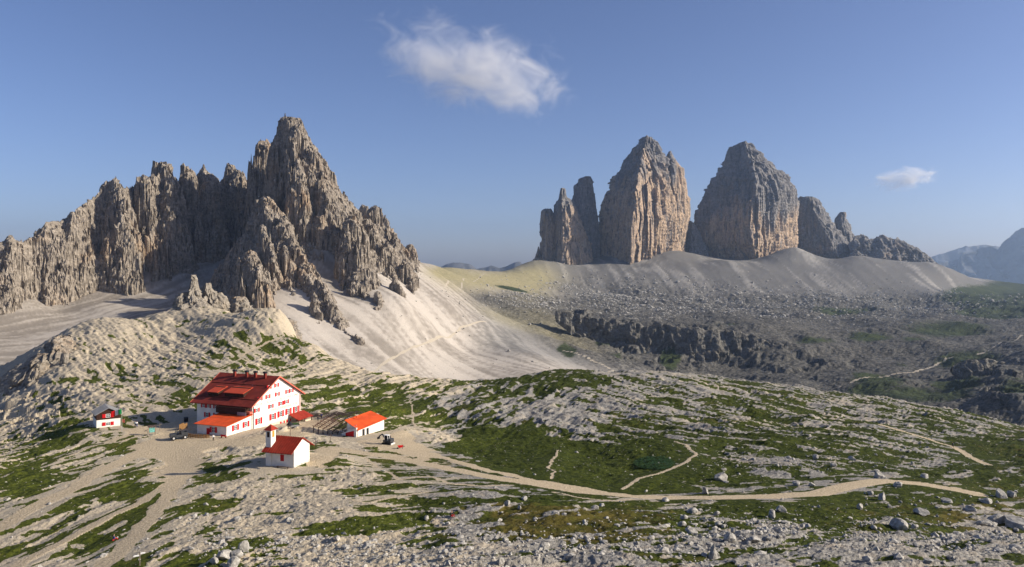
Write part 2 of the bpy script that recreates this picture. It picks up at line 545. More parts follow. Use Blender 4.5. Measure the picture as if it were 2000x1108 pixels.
# ------------------------------------------------------------------ terrain: control points (u, v, depth) seen in the photo, (u, depth, height) where hidden
SEEN = [
    # foreground
    (-250, 1108, 125), (0, 1108, 120), (275, 1100, 110), (600, 1108, 95), (1000, 1108, 80), (1400, 1108, 80), (1700, 1108, 82), (2000, 1108, 86), (2250, 1108, 92),
    (-250, 1000, 158), (0, 1000, 150), (300, 1000, 140), (600, 1000, 126), (880, 1005, 122), (1200, 1000, 126), (1600, 1000, 136), (1800, 1010, 136), (2000, 1000, 150), (2250, 1000, 160),
    (-250, 900, 200), (0, 905, 192), (180, 905, 190), (300, 935, 168), (420, 930, 168), (527, 912, 170), (575, 914, 168.5), (606, 901, 174), (700, 905, 178), (850, 920, 168), (1000, 945, 155),
    (1100, 960, 150), (1300, 970, 150), (1500, 970, 152), (1700, 940, 170), (1900, 962, 166), (2000, 930, 190), (2250, 930, 195),
    # yard
    (240, 840, 228), (300, 850, 222), (400, 858, 215), (350, 900, 192), (445, 853, 218), (496, 840, 227), (589, 826, 244), (640, 840, 228), (660, 850, 216), (700, 855, 216), (750, 841, 226), (620, 820, 246),
    (780, 865, 210), (850, 870, 212), (191, 840, 230), (150, 850, 226), (390, 839, 236), (400, 812, 252), (560, 880, 194), (480, 880, 196),
    (100, 860, 232), (0, 870, 246), (-250, 880, 250), (60, 810, 292), (0, 800, 318), (-250, 800, 340), (0, 755, 372), (-250, 760, 390),
    # meadow hollow, knoll and its crest
    (1280, 905, 190), (1100, 885, 204), (950, 890, 196), (1000, 850, 236), (1150, 860, 224), (1400, 870, 216), (1600, 880, 212), (1700, 850, 248), (1862, 868, 258), (2000, 875, 250), (2250, 880, 250), (1900, 905, 212), (1950, 850, 275),
    (860, 820, 262), (1100, 815, 256), (1150, 780, 290), (1000, 790, 288), (1250, 800, 278), (1400, 800, 288), (1550, 810, 296), (1700, 812, 306), (1850, 825, 312), (2000, 850, 300), (2250, 860, 310),
    (620, 742, 318), (700, 738, 330), (820, 736, 340), (950, 743, 344), (1020, 735, 350), (1100, 723, 358), (1180, 725, 362), (1260, 727, 366), (1400, 738, 378), (1550, 760, 384), (1700, 780, 382), (1850, 805, 372), (2000, 832, 356), (2250, 870, 350),
    (680, 780, 290), (760, 790, 280),
    # ridge hill behind the house
    (420, 740, 300), (300, 770, 290), (240, 800, 258), (200, 745, 326), (300, 700, 358), (450, 690, 356), (540, 668, 372), (590, 666, 378), (610, 700, 352), (560, 715, 340), (150, 760, 300), (120, 720, 345),
    (90, 672, 395), (150, 634, 418), (200, 622, 430), (270, 622, 436), (340, 604, 446), (400, 600, 452), (440, 606, 450), (500, 642, 436), (580, 660, 404), (618, 690, 380), (350, 660, 400), (250, 660, 390), (60, 700, 378), (20, 742, 372),
    # great scree left, under the jagged ridge
    (-250, 640, 700), (0, 594, 910), (60, 580, 965), (138, 572, 1030), (219, 522, 1100), (260, 494, 1130), (300, 500, 1165), (365, 485, 1215), (406, 482, 1250), (460, 470, 1290),
    (0, 650, 830), (100, 640, 870), (200, 600, 970), (300, 560, 1070), (380, 540, 1130), (440, 560, 1090), (0, 700, 690), (-250, 720, 600), (300, 600, 985), (100, 600, 960), (430, 520, 1190),
    # right flank scree of the left mountain
    (456, 610, 850), (500, 645, 820), (580, 640, 830), (560, 600, 880), (640, 640, 860), (690, 655, 860), (600, 560, 960), (660, 570, 990), (745, 612, 940), (790, 592, 990), (690, 700, 800), (760, 725, 800), (740, 660, 880), (830, 660, 960),
    (620, 480, 1080), (580, 430, 1130), (812, 560, 1130), (850, 560, 1200), (880, 600, 1130), (816, 510, 1430), (850, 535, 1450), (900, 566, 1420), (950, 622, 1260), (900, 680, 1030), (850, 740, 850), (960, 742, 900), (1020, 690, 1040), (1100, 722, 1000), (1060, 730, 930), (920, 640, 1120),
    # saddle, moraine
    (840, 517, 1900), (870, 523, 2200), (900, 528, 2350), (940, 531.5, 2450), (980, 530, 2550), (1010, 525, 2650), (1045, 510, 2800), (950, 560, 2050), (900, 572, 1750), (1020, 560, 2250), (1060, 590, 2050), (980, 590, 1750), (920, 600, 1500),
    (1000, 610, 1650), (1100, 620, 1650), (1050, 650, 1350), (1150, 690, 1200), (1080, 690, 1130), (1200, 725, 1080),
    (1100, 590, 2200), (1200, 600, 2150), (1130, 612, 1800), (1220, 628, 1620), (1210, 660, 1500), (1230, 700, 1370), (1330, 625, 1650), (1330, 655, 1520), (1330, 715, 1380), (1450, 640, 1560), (1450, 665, 1480), (1450, 725, 1350), (1520, 680, 1400), (1560, 745, 1180),
    (1600, 640, 1650), (1600, 690, 1380), (1650, 755, 1130), (1750, 640, 1650), (1750, 690, 1350), (1750, 760, 1050), (1850, 640, 1650), (1850, 688, 1300), (1900, 700, 1230), (1900, 740, 1120), (1850, 785, 920), (2000, 650, 1600), (2000, 690, 1150), (2000, 760, 900), (2000, 800, 780), (2250, 690, 1150), (2250, 800, 800),
    (1200, 575, 2600), (1350, 585, 2550), (1500, 600, 2450), (1650, 600, 2500), (1800, 600, 2600), (1890, 585, 2850), (2000, 600, 2300), (2250, 600, 2300), (1900, 548, 3400), (1960, 552, 3500), (2000, 556, 3500), (2250, 570, 3500), (1950, 580, 2700),
    # foot of the far towers
    (1060, 512, 3000), (1100, 515, 2980), (1160, 512, 3020), (1192, 512, 2985), (1253, 511, 2990), (1330, 496, 3060), (1370, 510, 3020), (1410, 508, 2990), (1459, 511.5, 3040), (1459, 508, 3180), (1620, 512, 3220), (1740, 516, 3230), (1524, 504, 3010), (1558, 487, 3080), (1600, 510, 3040), (1640, 518, 2980), (1668, 500, 3080),
    (1744, 520, 2990), (1800, 516, 3040), (1838, 520, 3060), (1870, 536, 3060), (1120, 550, 2700), (1250, 550, 2740), (1400, 555, 2740), (1500, 560, 2740), (1600, 565, 2740), (1700, 570, 2740), (1800, 570, 2760), (1870, 575, 2780),
]
HID = [  # u, depth, z
    *[(u, 3, -1.75) for u in (-300, 400, 1000, 1600, 2300)], *[(u, 12, -5.5) for u in (-300, 400, 1000, 1600, 2300)],
    *[(u, 30, -14.0) for u in (-300, 400, 1000, 1600, 2300)], *[(u, 60, z) for u, z in ((-300, -31), (400, -29), (1000, -26), (1600, -26), (2300, -26))],
    # behind the near crest
    (620, 400, -72), (700, 420, -78), (820, 430, -80), (950, 440, -82), (1100, 450, -82), (1260, 460, -86), (1400, 470, -92), (1550, 470, -98), (1700, 470, -103), (1850, 460, -106), (2000, 440, -108), (2250, 440, -112),
    (700, 560, -115), (950, 580, -130), (1260, 600, -145), (1550, 600, -155), (1850, 580, -155), (2250, 560, -155), (950, 720, -140), (1260, 850, -175), (1550, 850, -172),
    # behind the ridge hill
    (-250, 480, -100), (20, 480, -88), (90, 500, -78), (150, 520, -74), (270, 540, -72), (400, 550, -68), (500, 540, -78), (590, 480, -80), (90, 640, -92), (270, 680, -90), (450, 680, -84), (600, 620, -100), (520, 740, -78),
    # behind the mountains
    (-250, 1500, 0), (100, 1500, -20), (400, 1500, 20), (600, 1500, 20), (750, 1600, 10), (100, 2300, -150), (600, 2300, -120), (820, 2300, -60), (870, 2700, -150), (940, 3000, -180), (1000, 3300, -180), (300, 4000, -250), (800, 4500, -300), (1000, 4500, -300),
    (1100, 3400, 10), (1300, 3450, 30), (1500, 3450, 20), (1700, 3450, 0), (1850, 3500, -40), (1250, 4400, -250), (1650, 4400, -250), (1950, 4400, -200), (2250, 4400, -200),
]
cu, cd, cv = [], [], []
for u, v, d in SEEN:
    cu.append(u); cd.append(d); cv.append(v)
for u, d, z in HID:
    cu.append(u); cd.append(d); cv.append(HZ - z * F / d)
cu, cd, cv = np.array(cu, float), np.array(cd, float), np.array(cv, float)
CX, CY = cu / F, np.log(cd)
CZ = (HZ - cv) / F        # slope z/d
c_mq = 0.03


def kern(r2):
    return -np.sqrt(r2 + c_mq * c_mq)


def rbf_fit():
    n = len(CX)
    K = kern((CX[:, None] - CX) ** 2 + (CY[:, None] - CY) ** 2) - 1e-4 * np.eye(n)
    Pm = np.stack([np.ones(n), CX, CY], 1)
    A = np.block([[K, Pm], [Pm.T, np.zeros((3, 3))]])
    return np.linalg.solve(A, np.concatenate([CZ, np.zeros(3)]))


WR = rbf_fit()


def base_slope(u, ld):
    X, Y = (u / F).ravel(), ld.ravel()
    out = np.empty(len(X))
    for i in range(0, len(X), 20000):
        x, y = X[i:i + 20000], Y[i:i + 20000]
        k = kern((x[:, None] - CX) ** 2 + (y[:, None] - CY) ** 2)
        out[i:i + 20000] = k @ WR[:-3] + WR[-3] + WR[-2] * x + WR[-1] * y
    return out.reshape(u.shape)


def upsample(A, fr, fc):
    """bilinear sample of A at fractional row array fr and column array fc"""
    r0 = np.clip(np.floor(fr).astype(int), 0, A.shape[0] - 2); c0 = np.clip(np.floor(fc).astype(int), 0, A.shape[1] - 2)
    tr = (fr - r0)[:, None]; tc = (fc - c0)[None, :]
    a = A[np.ix_(r0, c0)]; b = A[np.ix_(r0, c0 + 1)]; c = A[np.ix_(r0 + 1, c0)]; d = A[np.ix_(r0 + 1, c0 + 1)]
    return (a * (1 - tc) + b * tc) * (1 - tr) + (c * (1 - tc) + d * tc) * tr


# near grid
un = np.concatenate([np.arange(-320, -40, 6.0), np.arange(-40, 2040, 2.6), np.arange(2040, 2321, 6.0)])
dn = [3.0]
while dn[-1] < 62: dn.append(dn[-1] * 1.09)
while dn[-1] < 490: dn.append(dn[-1] + min(1.25, max(0.34, 0.0043 * dn[-1])))
dn = np.array(dn)


def base_grid(us, ds):
    cus = np.linspace(us[0], us[-1], 220); cls = np.linspace(math.log(ds[0]), math.log(ds[-1]), 260)
    UU, LL = np.meshgrid(cus, cls)
    A = base_slope(UU, LL)
    return upsample(A, (np.log(ds) - cls[0]) / (cls[1] - cls[0]), (us - cus[0]) / (cus[1] - cus[0])) * ds[:, None]


Zb = base_grid(un, dn)
VIS = None


def hit(u, v, Z=None):
    """where the line of sight through photo pixel (u, v) first meets the near ground"""
    Z = Zb if Z is None else Z
    j = np.searchsorted(un, u) - 1
    j = int(np.clip(j, 0, len(un) - 2)); t = (u - un[j]) / (un[j + 1] - un[j])
    z = Z[:, j] * (1 - t) + Z[:, j + 1] * t
    vv = HZ - z * F / dn
    k = np.argmax((vv <= v) & (dn > 40))
    if vv[k] > v: k = len(dn) - 1
    if k > 0 and vv[k - 1] != vv[k]:
        s = (vv[k - 1] - v) / (vv[k - 1] - vv[k]); s = min(1, max(0, s))
        d = dn[k - 1] + s * (dn[k] - dn[k - 1]); zz = z[k - 1] + s * (z[k] - z[k - 1])
    else:
        d, zz = dn[k], z[k]
    return np.array([(u - 1000) / F * d, d, zz])


X_n = (un[None, :] - 1000) / F * dn[:, None]
Y_n = np.repeat(dn[:, None], len(un), 1)
V_n = HZ - Zb * F / dn[:, None]
U_n = np.repeat(un[None, :], len(dn), 0)

# flat pads under the buildings and yards: (x, y, z, radius)
PADS = []


def pad_at(u, v, d, r, soft):
    x, y, z = P(u, v, d)
    PADS.append((x, y, z, r, soft))


# ---- polylines of paths in photo pixels: (points, width in metres)
PATHS = [
    ([(650, 876), (700, 885), (760, 891), (830, 906), (900, 920), (980, 936), (1060, 948), (1130, 960), (1250, 971), (1400, 973), (1520, 969), (1600, 963), (1660, 948), (1720, 939), (1800, 945), (1870, 957), (1905, 964)], 5.2),
    ([(1030, 940), (1075, 946), (1110, 952), (1160, 962)], 7.0),
    ([(780, 850), (820, 880), (880, 898), (950, 918), (1040, 938)], 3.0),
    ([(1080, 962), (1150, 975), (1200, 980), (1235, 976)], 1.2),
    ([(1215, 955), (1250, 933), (1300, 920), (1340, 903), (1358, 887), (1340, 868), (1320, 862)], 1.1),
    ([(1078, 936), (1080, 920), (1070, 912), (1078, 898), (1092, 878)], 0.7),
    ([(1720, 830), (1770, 845), (1820, 860), (1862, 873), (1895, 893), (1930, 908)], 2.2),
    ([(320, 862), (270, 885), (206, 916), (150, 950), (115, 967), (46, 1003), (-30, 1045)], 4.5),
    ([(340, 890), (360, 925), (330, 965), (293, 1012), (250, 1060), (200, 1108), (180, 1130)], 3.6),
    ([(330, 945), (275, 980), (200, 1015), (137, 1050), (46, 1095), (0, 1125)], 2.6),
    ([(293, 846), (240, 862), (183, 870), (115, 897)], 1.2),
    ([(205, 905), (150, 935), (120, 952)], 0.8),
    ([(830, 962), (770, 970), (718, 981), (690, 975)], 1.1),
    ([(711, 895), (745, 915), (781, 936)], 0.9),
    ([(1000, 948), (940, 950), (880, 945), (840, 930), (800, 934), (760, 940)], 1.2),
    ([(470, 696), (500, 680), (525, 668), (545, 663)], 1.6),
    ([(470, 700), (440, 715), (400, 735), (330, 770), (290, 792), (268, 806), (280, 825)], 1.0),
    ([(815, 850), (805, 800), (800, 770)], 0.6),
    ([(395, 820), (330, 828), (250, 850), (215, 862)], 3.0),
]
YARDS = [  # polygons of trodden bare ground
    [(232, 842), (300, 832), (390, 815), (398, 850), (480, 856), (560, 846), (612, 815), (650, 815), (645, 838), (600, 850), (545, 858), (500, 868), (455, 868), (425, 872), (395, 880), (390, 915), (370, 935), (335, 945), (310, 925), (330, 900), (300, 890), (270, 893), (262, 870), (300, 858), (320, 846), (270, 850)],
    [(700, 862), (745, 856), (790, 842), (815, 862), (850, 890), (830, 900), (790, 890), (760, 880)],
    [(606, 905), (612, 880), (640, 872), (660, 885), (640, 905), (625, 915)],
]

GR = """00001111122020000000000000000000000000000
00011111234672000000000000000000000000000
00011112234532000000000000000000000000000
00011223344530100000877700000000000000000
00122333300555446446777655544500000000000
11223334300064676345533345334456434000000
11332356600067898534311134535445543554334
21463652000024566755311355644665335665534
22784222000021531178887446646557665356666
25974710132345462499988989977677656455899
58646431482246566559999999987555466656788
89852522841133575366799999988764566666777
99724653322332345455668999987666656777667
65145773763312357676767767777888998888877
21355754631114679877776776667567998888656
23546662521034444743677777654436774676323
64467222344212214454446776656543443332222
53363425555630001211112445455554233343222
33442337666520000000011245555322212344334"""
GM = np.array([[int(c) for c in (r + '0' * 41)[:41]] for r in GR.split('\n')], float) / 9.0
GV = np.arange(19) * 26.0 + 640


def map_sample(A, V, U):
    fr = np.clip((V - 640) / 26.0, 0, 17.999); fc = np.clip(U / 50.0, 0, 39.999)
    r0, c0 = fr.astype(int), fc.astype(int); tr, tc = fr - r0, fc - c0
    return (A[r0, c0] * (1 - tc) + A[r0, c0 + 1] * tc) * (1 - tr) + (A[r0 + 1, c0] * (1 - tc) + A[r0 + 1, c0 + 1] * tc) * tr


def seg_dist(px, py, pts):
    best = np.full(px.shape, 1e9)
    for (x0, y0), (x1, y1) in zip(pts[:-1], pts[1:]):
        dx, dy = x1 - x0, y1 - y0
        t = np.clip(((px - x0) * dx + (py - y0) * dy) / (dx * dx + dy * dy + 1e-9), 0, 1)
        best = np.minimum(best, np.hypot(px - x0 - t * dx, py - y0 - t * dy))
    return best


def in_poly(px, py, pts):
    r = np.zeros(px.shape, bool)
    n = len(pts)
    for i in range(n):
        x0, y0 = pts[i]; x1, y1 = pts[(i + 1) % n]
        c = ((y0 > py) != (y1 > py)) & (px < (x1 - x0) * (py - y0) / (y1 - y0 + 1e-12) + x0)
        r ^= c
    return r


# building frames found by fitting the photograph: x, y, z, yaw
HUT = (-77.05, 228.0, -49.34, 0.37)
CHAPEL = (-47.7, 168.0, -44.92, 0.32)
SHACK = (-125.5, 232.0, -49.9, 0.954)
SHED = (-43.4, 216.7, -49.0, 0.549)


def frame_pt(fr, a, b):
    x, y, z, yaw = fr
    return (x + math.sin(yaw) * a - math.cos(yaw) * b, y + math.cos(yaw) * a + math.sin(yaw) * b)


for fr, w, l, dz, slope in ((HUT, 23, 21, 0.05, -0.075), (CHAPEL, 6, 7, 0.05, 0.0), (SHACK, 6.5, 8, 0.0, 0.0), (SHED, 11, 7, 0.0, 0.0)):
    for a in np.linspace(0, w, 5):
        for b_ in np.linspace(0, l, 4):
            x, y = frame_pt(fr, a, b_)
            PADS.append((x, y, fr[2] + dz + a * slope, 4.0, 7.0))
for b_ in np.linspace(8, 17, 4):
    for a in (2, 6, 9):
        x, y = frame_pt(SHED, a, b_); PADS.append((x, y, SHED[2] - 1.2, 3, 4))
for b_ in np.linspace(0, 10, 4):
    for a in (-9, -4):
        x, y = frame_pt(HUT, a, b_); PADS.append((x, y, HUT[2] + 0.1, 4, 7))

num = np.zeros_like(Zb); den = np.zeros_like(Zb) + 1e-9; mx = np.zeros_like(Zb)
for (x, y, z, r, s_) in PADS:
    i0, i1 = np.searchsorted(dn, y - r - s_), np.searchsorted(dn, y + r + s_)
    d = np.hypot(X_n[i0:i1] - x, Y_n[i0:i1] - y)
    w = 1 - sstep(r, r + s_, d)
    num[i0:i1] += w * w * z; den[i0:i1] += w * w; mx[i0:i1] = np.maximum(mx[i0:i1], w)
PADW = mx
Zb = Zb * (1 - mx) + (num / den) * mx
V_n = HZ - Zb * F / dn[:, None]

# path / yard masks in world metres
path = np.zeros_like(Zb); pnear = np.zeros_like(Zb)
wob = (fbm2(X_n / 3.0, Y_n / 3.0, 5, 3) - 0.5)
for pts, w in PATHS:
    wp = [tuple(hit(u, v)[:2]) for u, v in pts]
    # smooth polyline in world space
    fine = []
    for (a, b) in zip(wp[:-1], wp[1:]):
        fine.append(a)
    fine.append(wp[-1])
    ys = [p[1] for p in fine]
    i0, i1 = np.searchsorted(dn, min(ys) - 20), np.searchsorted(dn, max(ys) + 20)
    dist = seg_dist(X_n[i0:i1] + wob[i0:i1] * 1.6, Y_n[i0:i1] + wob[i0:i1] * 1.2, fine)
    pnear[i0:i1] = np.maximum(pnear[i0:i1], np.exp(-(dist / (2.5 + 1.6 * w)) ** 2))
    path[i0:i1] = np.maximum(path[i0:i1], (1.0 if w > 1.5 else 0.62) - sstep(w * 0.36, w * 0.36 + 0.28 + 0.14 * w, dist))
for poly in YARDS:
    wp = [tuple(hit(u, v)[:2]) for u, v in poly]
    ins = in_poly(X_n + wob * 5, Y_n + wob * 5, wp)
    dd = seg_dist(X_n + wob * 5, Y_n + wob * 5, wp + wp[:1])
    path = np.maximum(path, np.where(ins, 1.0, 1 - sstep(0, 1.5, dd)))

# directional (strata) noises
def dirvec(p, q):
    a, b = hit(*p), hit(*q)
    v = (b - a)[:2]
    return v / np.linalg.norm(v)


DIRS = [((100, 1030), (330, 935), (150, 980, 260, 120)),        # foreground left: stripes rising to the right
        ((212, 748), (290, 780), (300, 740, 200, 90)),           # hillside ledges behind the house
        ((640, 790), (760, 755), (800, 780, 260, 70)),           # knoll left
        ((1320, 770), (1560, 820), (1600, 810, 400, 80)),        # knoll right
        ((1300, 1060), (1700, 1040), (1500, 1040, 600, 90)),
        ((600, 1000), (900, 985), (700, 1000, 250, 90))]
WD = []; ND = []; LD = []
for p, q, (u0, v0, ru, rv) in DIRS:
    dx, dy = dirvec(p, q)
    s = X_n * dx + Y_n * dy; t = -X_n * dy + Y_n * dx
    WD.append(np.exp(-(((U_n - u0) / ru) ** 2 + ((V_n - v0) / rv) ** 2)) + 1e-4)
    k = len(WD)
    ww = (vn2(s / 9, t / 9, 40 + k) - 0.5) * 2.5
    ND.append(0.6 * vn2(s / 11.0, (t + ww) / 2.1, 50 + k) + 0.4 * vn2(s / 4.5, (t + ww) / 0.85, 60 + k))
    LD.append(0.6 * vn2(s / 22.0, (t + ww) / 3.2, 70 + k) + 0.4 * vn2(s / 8.0, (t + ww) / 1.1, 80 + k))
WD = np.array(WD); WD /= WD.sum(0)
dirn = (WD * np.array(ND)).sum(0); ledge = (WD * np.array(LD)).sum(0)
del WD, ND, LD

cov = map_sample(GM, V_n, U_n)
cov = np.clip(cov + 0.05 * sstep(1000, 1200, U_n) * sstep(735, 760, V_n) * (1 - sstep(850, 900, V_n)), 0, 1)
cov = cov * (1 - 0.45 * np.exp(-(((U_n - 270) / 200) ** 2 + ((V_n - 690) / 70) ** 2)))
cov = np.where(dn[:, None] < 62, 0.35, cov)
iso = fbm2(X_n / 6.0, Y_n / 6.0, 3, 4, 0.6)
hill0 = np.exp(-(((U_n - 300) / 320) ** 2 + ((V_n - 720) / 75) ** 2))
fin = fbm2(X_n / 1.9, Y_n / 1.9, 4, 3, 0.6)
gn = unif(dirn * (0.46 + 0.3 * hill0) + iso * (0.34 - 0.24 * hill0) + fin * (0.20 - 0.06 * hill0), 0.10)
grass = sstep(-0.10, 0.10, cov - gn)
grass = np.where(cov < 0.02, 0, grass) * (1 - sstep(0.2, 0.7, path))
tone = unif(fbm2(X_n / 14, Y_n / 14, 9, 3), 0.13)
# greyer bedrock on the knoll, sandier near the house
tone = np.clip(tone * 0.5 + 0.6 * sstep(700, 1000, U_n) - 0.04, 0, 1)
dry = np.clip(0.25 + 0.5 * (unif(fbm2(X_n / 18, Y_n / 18, 21, 3), 0.13) - 0.5) + 0.35 * np.exp(-(((U_n - 1060) / 260) ** 2 + ((V_n - 1020) / 60) ** 2)) + 0.35 * np.exp(-(((U_n - 1950) / 150) ** 2 + ((V_n - 1000) / 50) ** 2)) + 0.3 * np.exp(-(((U_n - 720) / 120) ** 2 + ((V_n - 910) / 25) ** 2))
              - 0.35 * np.exp(-(((U_n - 1250) / 250) ** 2 + ((V_n - 900) / 40) ** 2)), 0, 1)

# relief
hill = np.exp(-(((U_n - 300) / 320) ** 2 + ((V_n - 690) / 75) ** 2))
leftlow = np.exp(-(((U_n - 30) / 130) ** 2 + ((V_n - 800) / 60) ** 2))
quiet = (1 - 0.9 * PADW) * (1 - 0.85 * np.clip(path, 0, 1)) * (1 - 0.8 * pnear)
fade = sstep(20, 90, dn)[:, None]
knoll = np.exp(-(((V_n - 790) / 60) ** 2)) * sstep(600, 800, U_n)
und = (fbm2(X_n / 34, Y_n / 34, 31, 3) - 0.5) * 3.2 + (fbm2(X_n / 11, Y_n / 11, 32, 3) - 0.5) * (1.5 + 1.2 * knoll)
rockm = (1 - 0.75 * grass)
led = np.floor(ledge * 9) / 9 * 0.75 + 0.25 * ledge
(hx0, hy0), (hx1, hy1) = hit(212, 748)[:2], hit(290, 780)[:2]
hl = math.hypot(hx1 - hx0, hy1 - hy0); hdx, hdy = (hx1 - hx0) / hl, (hy1 - hy0) / hl
ht_ = -X_n * hdy + Y_n * hdx
hs_ = X_n * hdx + Y_n * hdy
hq = (ht_ + (fbm2(hs_ / 30, ht_ / 9, 90, 3) - 0.5) * 9.0) / 2.3
saw = hq - np.floor(hq)
hstep = (np.where(saw < 0.86, saw / 0.86, (1 - saw) / 0.14) - 0.5) * (0.35 + 0.65 * vn2(hs_ / 14, np.floor(hq) * 3.3, 91))
rel = und * (1 - 0.6 * hill) + hstep * 0.6 * hill + (led - 0.5) * (1.5 + 0.2 * hill + 1.2 * knoll) * (0.45 + 0.55 * rockm)
hw = (vn2(X_n / 2.5, Y_n / 2.5, 38) - 0.5) * 1.2
fa = facet2(X_n / 4.6 + hw * 0.3, Y_n / 3.4 + hw * 0.3, 33); fb = facet2(X_n / 1.7 + hw * 0.4, Y_n / 1.3, 34); fc_ = facet2(X_n / 0.8, Y_n / 0.7, 35)
brk = sstep(0.35, 0.75, fbm2(X_n / 16, Y_n / 16, 39, 3))          # where the rock is broken up
fore = sstep(850, 900, V_n) * (1 - hill)
rel += rockm * (fa * (0.40 + 0.15 * hill + 1.2 * leftlow + 0.7 * brk) * (1 - 0.7 * fore) + fb * (0.28 + 0.4 * hill + 0.35 * brk) * (1 - 0.5 * fore) + fc_ * 0.20)
rel += leftlow * facet2(X_n / 11, Y_n / 9, 36) * 4.0
rel += (vn2(X_n / 0.45, Y_n / 0.45, 36) - 0.5) * 0.16 * rockm + grass * ((fbm2(X_n / 2.6, Y_n / 2.6, 37, 4, 0.6) - 0.5) * 1.1 - 0.10)
Zn = Zb + rel * quiet * fade
Zn[dn < 20] = np.minimum(Zn[dn < 20], -1.65)


def grid_mesh_arrays(X, Y, Z):
    nr, nc = X.shape
    V = np.stack([X, Y, Z], -1).reshape(-1, 3)
    idx = np.arange(nr * nc).reshape(nr, nc)
    Fq = np.stack([idx[:-1, :-1], idx[:-1, 1:], idx[1:, 1:], idx[1:, :-1]], -1).reshape(-1, 4)
    du = np.gradient(np.stack([X, Y, Z], -1), axis=1); dv = np.gradient(np.stack([X, Y, Z], -1), axis=0)
    N = np.cross(du, dv).reshape(-1, 3); N /= np.linalg.norm(N, axis=1, keepdims=True) + 1e-12
    return V, Fq, N


def split_grid(X, Y, Z, classes, names, attrs, mat):
    V, Fq, N = grid_mesh_arrays(X, Y, Z)
    out = []
    cf = classes.reshape(-1)[Fq]
    # face class = class of the majority corner
    fc = np.sort(cf, axis=1)[:, 2]
    for k, nm in enumerate(names):
        sel = Fq[fc == k]
        if not len(sel): continue
        ids, inv = np.unique(sel, return_inverse=True)
        me = mesh_np(nm, V[ids], inv.reshape(-1, 4), mat, True)
        for an, arr in attrs.items():
            add_attr(me, an, arr[ids])
        me.normals_split_custom_set_from_vertices(N[ids].astype(np.float32))
        out.append(link(nm, me))
    return out


cls = np.zeros(Zn.shape, int)
cls[grass > 0.5] = 2
cls[path > 0.55] = 1
gm = np.stack([grass, np.clip(path, 0, 1), dry, tone], -1).reshape(-1, 4)
near_objs = split_grid(X_n, Y_n, Zn, cls, ['ground', 'path', 'grass'], {'gmask': gm}, M['ground'])
for o in near_objs:
    if o.name == 'ground': tag(o, 'pale limestone ground with ledges and gravel around the huts', None, None, 'structure')
    if o.name == 'path': tag(o, 'trodden tan gravel paths and yard between the buildings', None, None, 'structure')
    if o.name == 'grass': tag(o, 'short green alpine grass growing in patches between rocks', 'grass', None, 'stuff')


def zg(x, y):
    u = 1000 + F * x / y
    j = int(np.clip(np.searchsorted(un, u) - 1, 0, len(un) - 2)); i = int(np.clip(np.searchsorted(dn, y) - 1, 0, len(dn) - 2))
    a = (u - un[j]) / (un[j + 1] - un[j]); b = (y - dn[i]) / (dn[i + 1] - dn[i])
    return float((Zn[i, j] * (1 - a) + Zn[i, j + 1] * a) * (1 - b) + (Zn[i + 1, j] * (1 - a) + Zn[i + 1, j + 1] * a) * b)


def on(u, v):
    p = hit(u, v, Zn)
    return (float(p[0]), float(p[1]), zg(p[0], p[1]))


# ------------------------------------------------------------------ far terrain
uf = np.arange(-340, 2341, 3.0)
df = np.exp(np.arange(math.log(485), math.log(4700), 0.0058))
Zf0 = base_grid(uf, df)
Xf = (uf[None, :] - 1000) / F * df[:, None]; Yf = np.repeat(df[:, None], len(uf), 1); Uf = np.repeat(uf[None, :], len(df), 0)
Vf = HZ - Zf0 * F / df[:, None]


def blob(u0, v0, ru, rv, ang=0.0):
    c, s = math.cos(ang), math.sin(ang)
    a = (Uf - u0) * c + (Vf - v0) * s; b = -(Uf - u0) * s + (Vf - v0) * c
    return np.exp(-((a / ru) ** 2 + (b / rv) ** 2))


far_zone = sstep(1350, 1700, Yf)
mor = sstep(0, 30, Vf - (560 + 0.0 * Uf)) * sstep(880, 1000, Uf) * sstep(950, 1100, Yf)      # moraine region (grey, bouldery)
mor = np.maximum(mor, sstep(1150, 1250, Uf) * sstep(575, 600, Vf) * sstep(600, 700, Yf))
bank = (Uf - 1060) * 0.40 - (Vf - 640)
pat_right = sstep(-25, 25, 0.62 * (Uf - 820) - (Vf - 520)) # >0 right of the scree boundary
olive = np.clip(blob(950, 548, 95, 22) * 1.1 + blob(1040, 545, 45, 35) * 0.9 + blob(870, 530, 40, 14) + blob(1090, 660, 90, 30, 0.5) * 0.5 + blob(980, 625, 60, 12, 0.45) * 0.6, 0, 1) * sstep(1100, 1400, Yf)
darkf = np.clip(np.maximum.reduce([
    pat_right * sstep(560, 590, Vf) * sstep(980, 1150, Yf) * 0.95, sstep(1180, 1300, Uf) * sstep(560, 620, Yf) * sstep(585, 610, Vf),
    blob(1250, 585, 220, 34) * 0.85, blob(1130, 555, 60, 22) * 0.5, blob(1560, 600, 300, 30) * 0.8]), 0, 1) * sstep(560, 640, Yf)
cliffm = np.clip(np.maximum.reduce([blob(1210, 660, 60, 38, 0.6), blob(1330, 670, 90, 45), blob(1440, 690, 80, 32, 0.2), blob(1150, 625, 60, 22, 0.5), blob(1930, 735, 110, 38, 0.1) * 0.9, blob(1300, 700, 90, 35), blob(1560, 700, 90, 34) * 0.7, blob(1960, 775, 90, 26) * 0.8]), 0, 1) * sstep(640, 800, Yf) * (1 - sstep(2000, 2300, Yf))
